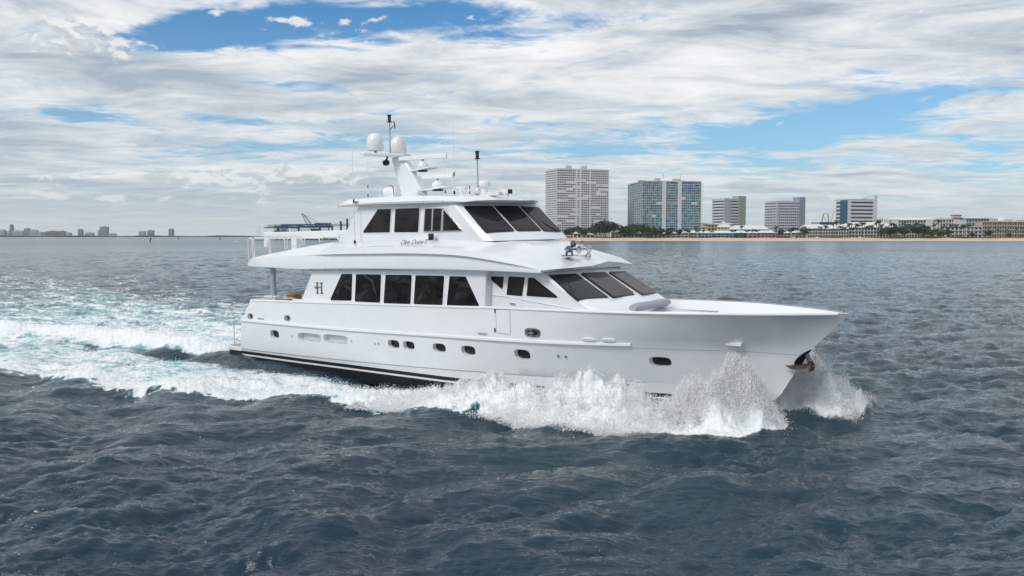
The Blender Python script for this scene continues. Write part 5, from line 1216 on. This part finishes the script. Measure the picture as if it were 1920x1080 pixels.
# low green dune plants
def scrub(u0, u1, h, m, label, seed):
    rg2 = random.Random(seed); mb = MB(); n = int((u1 - u0) * 34)
    for _ in range(n):
        u = rg2.uniform(u0, u1); D = rg2.uniform(1296, 1314); e = math.sin((u - u0) / (u1 - u0) * math.pi) ** .4; z = rg2.uniform(0, h) * e; p = Vector((bx(u, D), D, 2.6 + z)); s_ = rg2.uniform(.5, 1.2)
        e1 = Vector((rg2.gauss(0, 1), rg2.gauss(0, 1), rg2.gauss(0, .6))).normalized(); e2 = e1.orthogonal().normalized(); mb.add([p - e1 * s_, p + e2 * s_ * .7, p + e1 * s_, p - e2 * s_ * .7], [(0, 1, 2, 3)])
    tag(mb.build('dune_plants', m), label, 'plants', kind='stuff')
scrub(1648, 1712, 4, mat('dune green', (.07, .13, .025), .7, var=.3), 'bright green dune plants left of the sea grapes', 1)
scrub(1708, 1765, 5, mat('dune green', (.07, .13, .025), .7), 'bright green dune plants below the mansion hotel', 2)
scrub(1740, 1826, 4, LEAF, 'dark green shrubs in front of the balcony block', 3)
scrub(1820, 1930, 3.2, mat('dry dune grass', (.17, .12, .06), .9), 'dry brown dune grass in front of the beige hotel', 4)
# umbrellas and beach goers
UMB = [mat('orange canvas', (.60, .22, .08), .8), mat('white canvas', (.75, .74, .72), .8), mat('navy canvas', (.03, .05, .14), .8)]
for i, (u, k, l_) in enumerate(((1581, 0, 'orange beach umbrella left of the canopy group'), (1596, 0, 'orange beach umbrella beside the white canopy'), (1612, 1, 'white beach canopy in front of the resort'), (1619, 0, 'orange beach umbrella right of the white canopy'), (1279, 2, 'dark blue beach umbrella below the teal tower'), (1487, 1, 'white beach umbrella before the cream house'), (1531, 1, 'white beach umbrella before the resort wing'))):
    t = empty('beach_umbrella', (bx(u, 1290), 1290, 2.0), label=l_, cat='beach umbrella', group='beach umbrellas on the sand'); s_ = 1.6
    MB().lathe([(1.7 * s_, 1.9 * s_), (1.0 * s_, 2.35 * s_), (.05, 2.6 * s_)], n=8).build('canopy', UMB[k], t); MB().cyl((0, 0, 0), (0, 0, 2.4 * s_), .06).build('pole', UMB[1], t)
PPL = [mat('dark swimwear and skin', (.16, .10, .08), .8), mat('light shirt', (.5, .48, .45), .8)]
def person(u, D, label, k):
    import bmesh
    me = bpy.data.meshes.new('person'); V = [(0, 0, .95), (0, 0, 1.2), (0, 0, 1.42), (0, 0, 1.55), (0, .0, 1.68), (.1, 0, .9), (.16, .05, .5), (.17, .0, .08), (-.1, 0, .9), (-.16, -.1, .5), (-.2, -.16, .08), (.2, 0, 1.4), (.28, .03, 1.12), (.3, .08, .9), (-.2, 0, 1.4), (-.28, .0, 1.12), (-.3, .1, .92)]
    E_ = [(0, 1), (1, 2), (2, 3), (3, 4), (0, 5), (5, 6), (6, 7), (0, 8), (8, 9), (9, 10), (2, 11), (11, 12), (12, 13), (2, 14), (14, 15), (15, 16)]
    Rr_ = [.15, .14, .16, .06, .11, .10, .075, .05, .10, .075, .05, .065, .05, .04, .065, .05, .04]
    me.from_pydata(V, E_, []); me.materials.append(PPL[k]); o = bpy.data.objects.new('person', me); COL.objects.link(o)
    sk_ = o.modifiers.new('skin', 'SKIN'); 
    for v_, r_ in zip(me.skin_vertices[0].data if me.skin_vertices else [], Rr_): v_.radius = (r_, r_)
    o.location = (bx(u, D), D, 1.1 if D < 1275 else 2.2); tag(o, label, 'person', 'people on the beach')
for i, (u, D, l_) in enumerate(((1184, 1270, 'person walking on the sand below the teal tower'), (1262, 1268, 'person near the water left of the yellow hotel'), (1436, 1285, 'person standing on the sand before the pink houses'), (1564, 1284, 'person standing before the resort wing'), (1621, 1262, 'person at the water edge before the white resort'), (1682, 1286, 'person standing beside the green dune plants'), (1738, 1288, 'person on the sand before the sea grapes'), (1757, 1288, 'person on the sand left of the balcony block'))):
    person(u, D, l_, i % 2)

# ------------------------------------------------------------------ far shore on the left, marker posts, barge
FSH = mat('far shore scrub', (.035, .05, .045), .9, var=.3, vscale=.01)
D0 = 4300
mbf = MB(); rg3 = random.Random(2)
xs = [bx(-300, D0) + i * 18 for i in range(int((bx(500, D0) - bx(-300, D0)) / 18))]
h_ = [7.5 + 2.2 * math.sin(i * .31) + rg3.uniform(-1.4, 1.6) for i in range(len(xs))]
mbf.grid([[(x_, D0 + 4, -1) for x_ in xs], [(x_, D0 + 10, 1.0 + hh_ * .7) for x_, hh_ in zip(xs, h_)], [(x_, D0 + 40, hh_ + 1.5) for x_, hh_ in zip(xs, h_)], [(x_, D0 + 900, 3) for x_ in xs]])
tag(mbf.build('far_shore', FSH), kind='structure')
mbs = MB().grid([[(x_, D0 - 70, .2) for x_ in xs], [(x_, D0 + 6, 2.0) for x_ in xs]]); tag(mbs.build('far_beach', SAND), kind='structure')
TW = [mat('far pale building', (.42, .43, .44), .8), mat('far grey blue building', (.24, .28, .33), .7), mat('far brown building', (.24, .17, .15), .8), mat('far window band', (.16, .19, .23), .5)]
def far_block(u0, u1, v0, m, label, cap=None, cyl=False):
    a, b = at(u0, 443, D0 + 120), at(u1, 443, D0 + 120); z = at(u0, v0, D0 + 120).z; w = b.x - a.x
    t = empty('far_tower', (a.x, D0 + 120, 0), label=label, cat='building', group='far skyline beyond the open water')
    MB().box(0, w, 0, 20, 0, z).build('wall', m, t)
    n = max(2, int(z / 9)); b0 = MB().box(w * .04, w * .96, -.5, .2, 0, 2.4).build('window_band', TW[3], t); b0.location = (0, 0, 6)
    for k in range(1, n): o = b0.copy(); COL.objects.link(o); o.parent = t; o.location = (0, 0, 6 + k * (z - 8) / n)
    MB().box(w * .3, w * .7, 4, 14, z, z + 3).build('roof_room', m, t)
for a_ in ((0, 8, 431, 0, 'pale far block at the left edge of the skyline'), (12, 18, 433, 0, 'low pale far block beside the slim tower'), (18.5, 22.5, 421.5, 1, 'slim tallest far tower near the left edge'), (23, 34, 432.5, 0, 'pale far block right of the slim tower'), (34.5, 44, 433.5, 0, 'long pale far block in the left group'), (45, 54.5, 428.5, 1, 'grey blue far tower left of the pale wide one'), (55, 69, 431.5, 0, 'wide pale far block with a flat roof'), (70, 78, 435, 0, 'low pale far block in the middle of the left group'), (79, 87, 435.5, 1, 'low grey far block before the brown one'), (88, 108, 433.5, 2, 'wide brown far building'), (109, 122, 433.5, 2, 'second brown far building right of the widest one'), (123, 132, 436.5, 0, 'low pale far building right of the brown ones'), (146, 153.5, 430, 1, 'square grey blue far tower standing alone'), (159, 174, 436, 0, 'low pale far buildings left of the dark tower'), (183, 186.5, 432, 0, 'slender pale tower against the dark tower'), (187, 201.5, 425, 1, 'broad dark blue far tower'), (203, 216, 438, 0, 'low white far building right of the dark tower'), (260, 271, 433.5, 0, 'pale far block with twin windows'), (276, 287, 432, 1, 'blue grey far block right of the twin window block'), (316, 324, 429.5, 1, 'far tower standing alone nearest the yacht')):
    far_block(a_[0], a_[1], a_[2], TW[a_[3]], a_[4])
# marker posts and little boats
POST = mat('marker post red brown', (.10, .04, .03), .8)
for i, (u, v0, v1, D, l_) in enumerate(((281, 446, 453.5, 1050, 'leaning channel marker post nearest the skyline'), (334, 443.5, 448.5, 1700, 'upright channel marker post in the middle of the three'), (412.5, 444.5, 450, 1600, 'channel marker post nearest the yacht'))):
    a = at(u, v0, D); t = empty('channel_marker', (a.x, D, -1), label=l_, cat='marker post', group='channel marker posts'); MB().tube([(0, 0, 0), (.9 if i == 0 else 0, 0, a.z + 1)], .65, 7).build('post', POST, t); MB().box(-.9 + (.9 if i == 0 else 0), .9 + (.9 if i == 0 else 0), -.2, .2, a.z - .4, a.z + 1.2).build('day_board', POST, t)
def small_boat(u, v, D, L, label, name='small_boat'):
    t = empty(name, (bx(u, D), D, .1), 0, label=label, cat='boat')
    MB().prism([(-L / 2, -L * .16, .9), (L * .3, -L * .16, .9), (L / 2, 0, 1.1), (L * .3, L * .16, .9), (-L / 2, L * .16, .9)], (0, 0, -1.1)).build('hull', GELS, t); MB().box(-L * .15, L * .1, -L * .1, L * .1, .9, 2.2).build('cabin', GELS, t); MB().box(-L * .12, L * .11, -L * .101, L * .101, 1.4, 1.9).build('cabin_window', BLK, t)
small_boat(103, 446, 1900, 7, 'tiny white motor boat far off below the left skyline'); small_boat(299, 446, 1500, 9, 'tiny white motor boat between the marker posts'); small_boat(444, 449, 1100, 6, 'tiny boat just left of the yacht near the horizon')
# work barge with blue trusses and a lattice crane
D1 = 1800; SC = 2.0
bg_ = empty('work_barge', (bx(575, D1), D1, 0), label='work barge stacked with blue steel trusses behind the yacht stern', cat='barge')
x0_, x1_ = bx(498, D1) - bx(575, D1), bx(652, D1) - bx(575, D1); TRB = mat('truss blue', (.02, .065, .16), .5, var=.3); TRG = mat('weathered grey steel', (.20, .23, .24), .6)
MB().box(x0_, x1_ + 60, -16, 16, -1, 6).build('barge_hull', DK, bg_)
def truss(u0, u1, v0, v1, m, r=.28, nseg=6):
    r *= SC
    a, b = at(u0, v0, D1), at(u1, v1, D1); xa, xb = a.x - bg_.location.x, b.x - bg_.location.x; z1_, z0_ = a.z, b.z; mb = MB()
    for y_ in (-6, 6):
        mb.tube([(xa, y_, z1_), (xb, y_, z1_)], r, 4).tube([(xa, y_, z0_), (xb, y_, z0_)], r, 4)
        for k in range(nseg):
            p, q = xa + (xb - xa) * k / nseg, xa + (xb - xa) * (k + 1) / nseg; mb.tube([(p, y_, z0_), ((p + q) / 2, y_, z1_), (q, y_, z0_)], r * .8, 4)
    mb.build('truss', m, bg_)
truss(502, 530, 421.5, 425, TRG, .2); truss(496, 555, 426, 427.5, DK, .2, 10); truss(515, 530, 424, 434, TRB, .5, 3); truss(528, 556, 421.5, 427, TRB, .7, 5); truss(528, 540, 427, 434, TRB, .5, 3); truss(558, 590, 421, 425.5, TRB, .5, 6); truss(546, 592, 426.5, 434, DK, .22, 7); truss(591, 620, 419.5, 425.5, TRB, .8, 5); truss(592, 618, 426, 434, DK, .22, 5); truss(620, 655, 420.5, 423.5, TRG, .2, 9)
for a_, b_, c_, d_ in ((529, 539, 420.5, 426), (558, 568, 420, 426), (591, 602, 419.5, 426), (613, 620, 420, 427)):
    p, q = at(a_, c_, D1), at(b_, d_, D1); MB().box(p.x - bg_.location.x, q.x - bg_.location.x, -7, 7, q.z, p.z).build('steel_block', TRB, bg_)
for u, v in ((522, 428), (560, 426), (600, 427), (623, 424)):
    p = at(u, v, D1); MB().box(p.x - bg_.location.x - 1.2, p.x - bg_.location.x + 1.2, -4, 4, 5.9, p.z).build('support', DK, bg_)
MB().box(x0_ + 8, x1_ - 10, -8, 8, 6, 14).build('deck_load', TRG, bg_)
cr_ = empty('lattice_crane', (bx(592, D1), D1 - 9, 6), label='crawler crane with a raised lattice jib on the barge', cat='crane'); cr_.location.z = 6
mb = MB(); p0, p1 = Vector((0, 0, 10)), at(568.5, 401, D1) - Vector((bx(592, D1), D1, 6)); p1.y = 0; dv = (p1 - p0).normalized(); nv = Vector((dv.z, 0, -dv.x))
for k in range(9):
    a, b = p0.lerp(p1, k / 9), p0.lerp(p1, (k + 1) / 9); w0, w1 = 4.0 * math.sin(math.pi * (.12 + .80 * k / 9)), 4.0 * math.sin(math.pi * (.12 + .80 * (k + 1) / 9))
    mb.tube([a + nv * w0, b + nv * w1], .6, 4).tube([a - nv * w0, b - nv * w1], .45, 4).tube([a + nv * w0, b - nv * w1], .3, 4).tube([a - nv * w0, b + nv * w1], .3, 4)
mb.build('jib', DK, cr_); MB().tube([p1, (28, 0, 19)], .3, 4).build('stay_cable', DK, cr_); MB().box(-6, 12, -4, 4, 9, 17).build('cab', DK, cr_); MB().box(-8, 13, -5, 5, 7, 9).build('tracks', BLK, cr_); MB().tube([(0, 0, 0), (0, 0, 8)], 2.6, 8).build('pedestal', DK, cr_)
for u, v, l_ in ((644.5, 416, 'black mooring pile at the right end of the barge'), (656, 411.5, 'tall black mooring pile partly behind the skylounge'), (622, 423, 'short orange topped pile beside the blue trusses')):
    a = at(u, v, D1); r_ = 2.0 if u > 630 else 1.1; t = empty('mooring_pile', (a.x, D1 - 30, -1), label=l_, cat='pile', group='mooring piles at the barge'); MB().cyl((0, 0, 0), (0, 0, a.z + 1), r_).build('pile', BLK, t)
    MB().cyl((0, 0, a.z + 1), (0, 0, a.z + (6 if u < 630 else 2)), r_).build('pile_cap', mat('pile orange', (.5, .18, .08), .7) if u < 630 else BLK, t)
a = at(485.5, 441, 1400); sb = empty('sail_boat', (a.x, 1400, 0), label='far moored boat with two bare masts left of the barge', cat='boat'); MB().prism([(-7, -1.5, 1.5), (7, 0, 1.6), (-7, 1.5, 1.5)], (0, 0, -1.7)).build('hull', TRG, sb)
for x_, zt in ((1.5, at(485, 424, 1400).z), (-1.5, at(484, 427, 1400).z)): MB().cyl((x_, 0, 1), (x_ * 1.6 - .5, 0, zt), .18, n=5).build('mast', DK, sb)
# ------------------------------------------------------------------ sea haze
hz = MB().box(-5200, 5200, -60, 7400, -4, 142).build('haze', [bpy.data.materials.new('haze')]); hm = hz.data.materials[0]; hm.use_nodes = True; t = NT(hm.node_tree); t.n.remove(hm.node_tree.nodes['Principled BSDF'])
pv = t.node('ShaderNodeVolumePrincipled'); pv.inputs['Color'].default_value = (.86, .93, .98, 1); pv.inputs['Density'].default_value = .000035; pv.inputs['Anisotropy'].default_value = .1
t.l.new(pv.outputs[0], hm.node_tree.nodes['Material Output'].inputs['Volume']); tag(hz, kind='stuff')
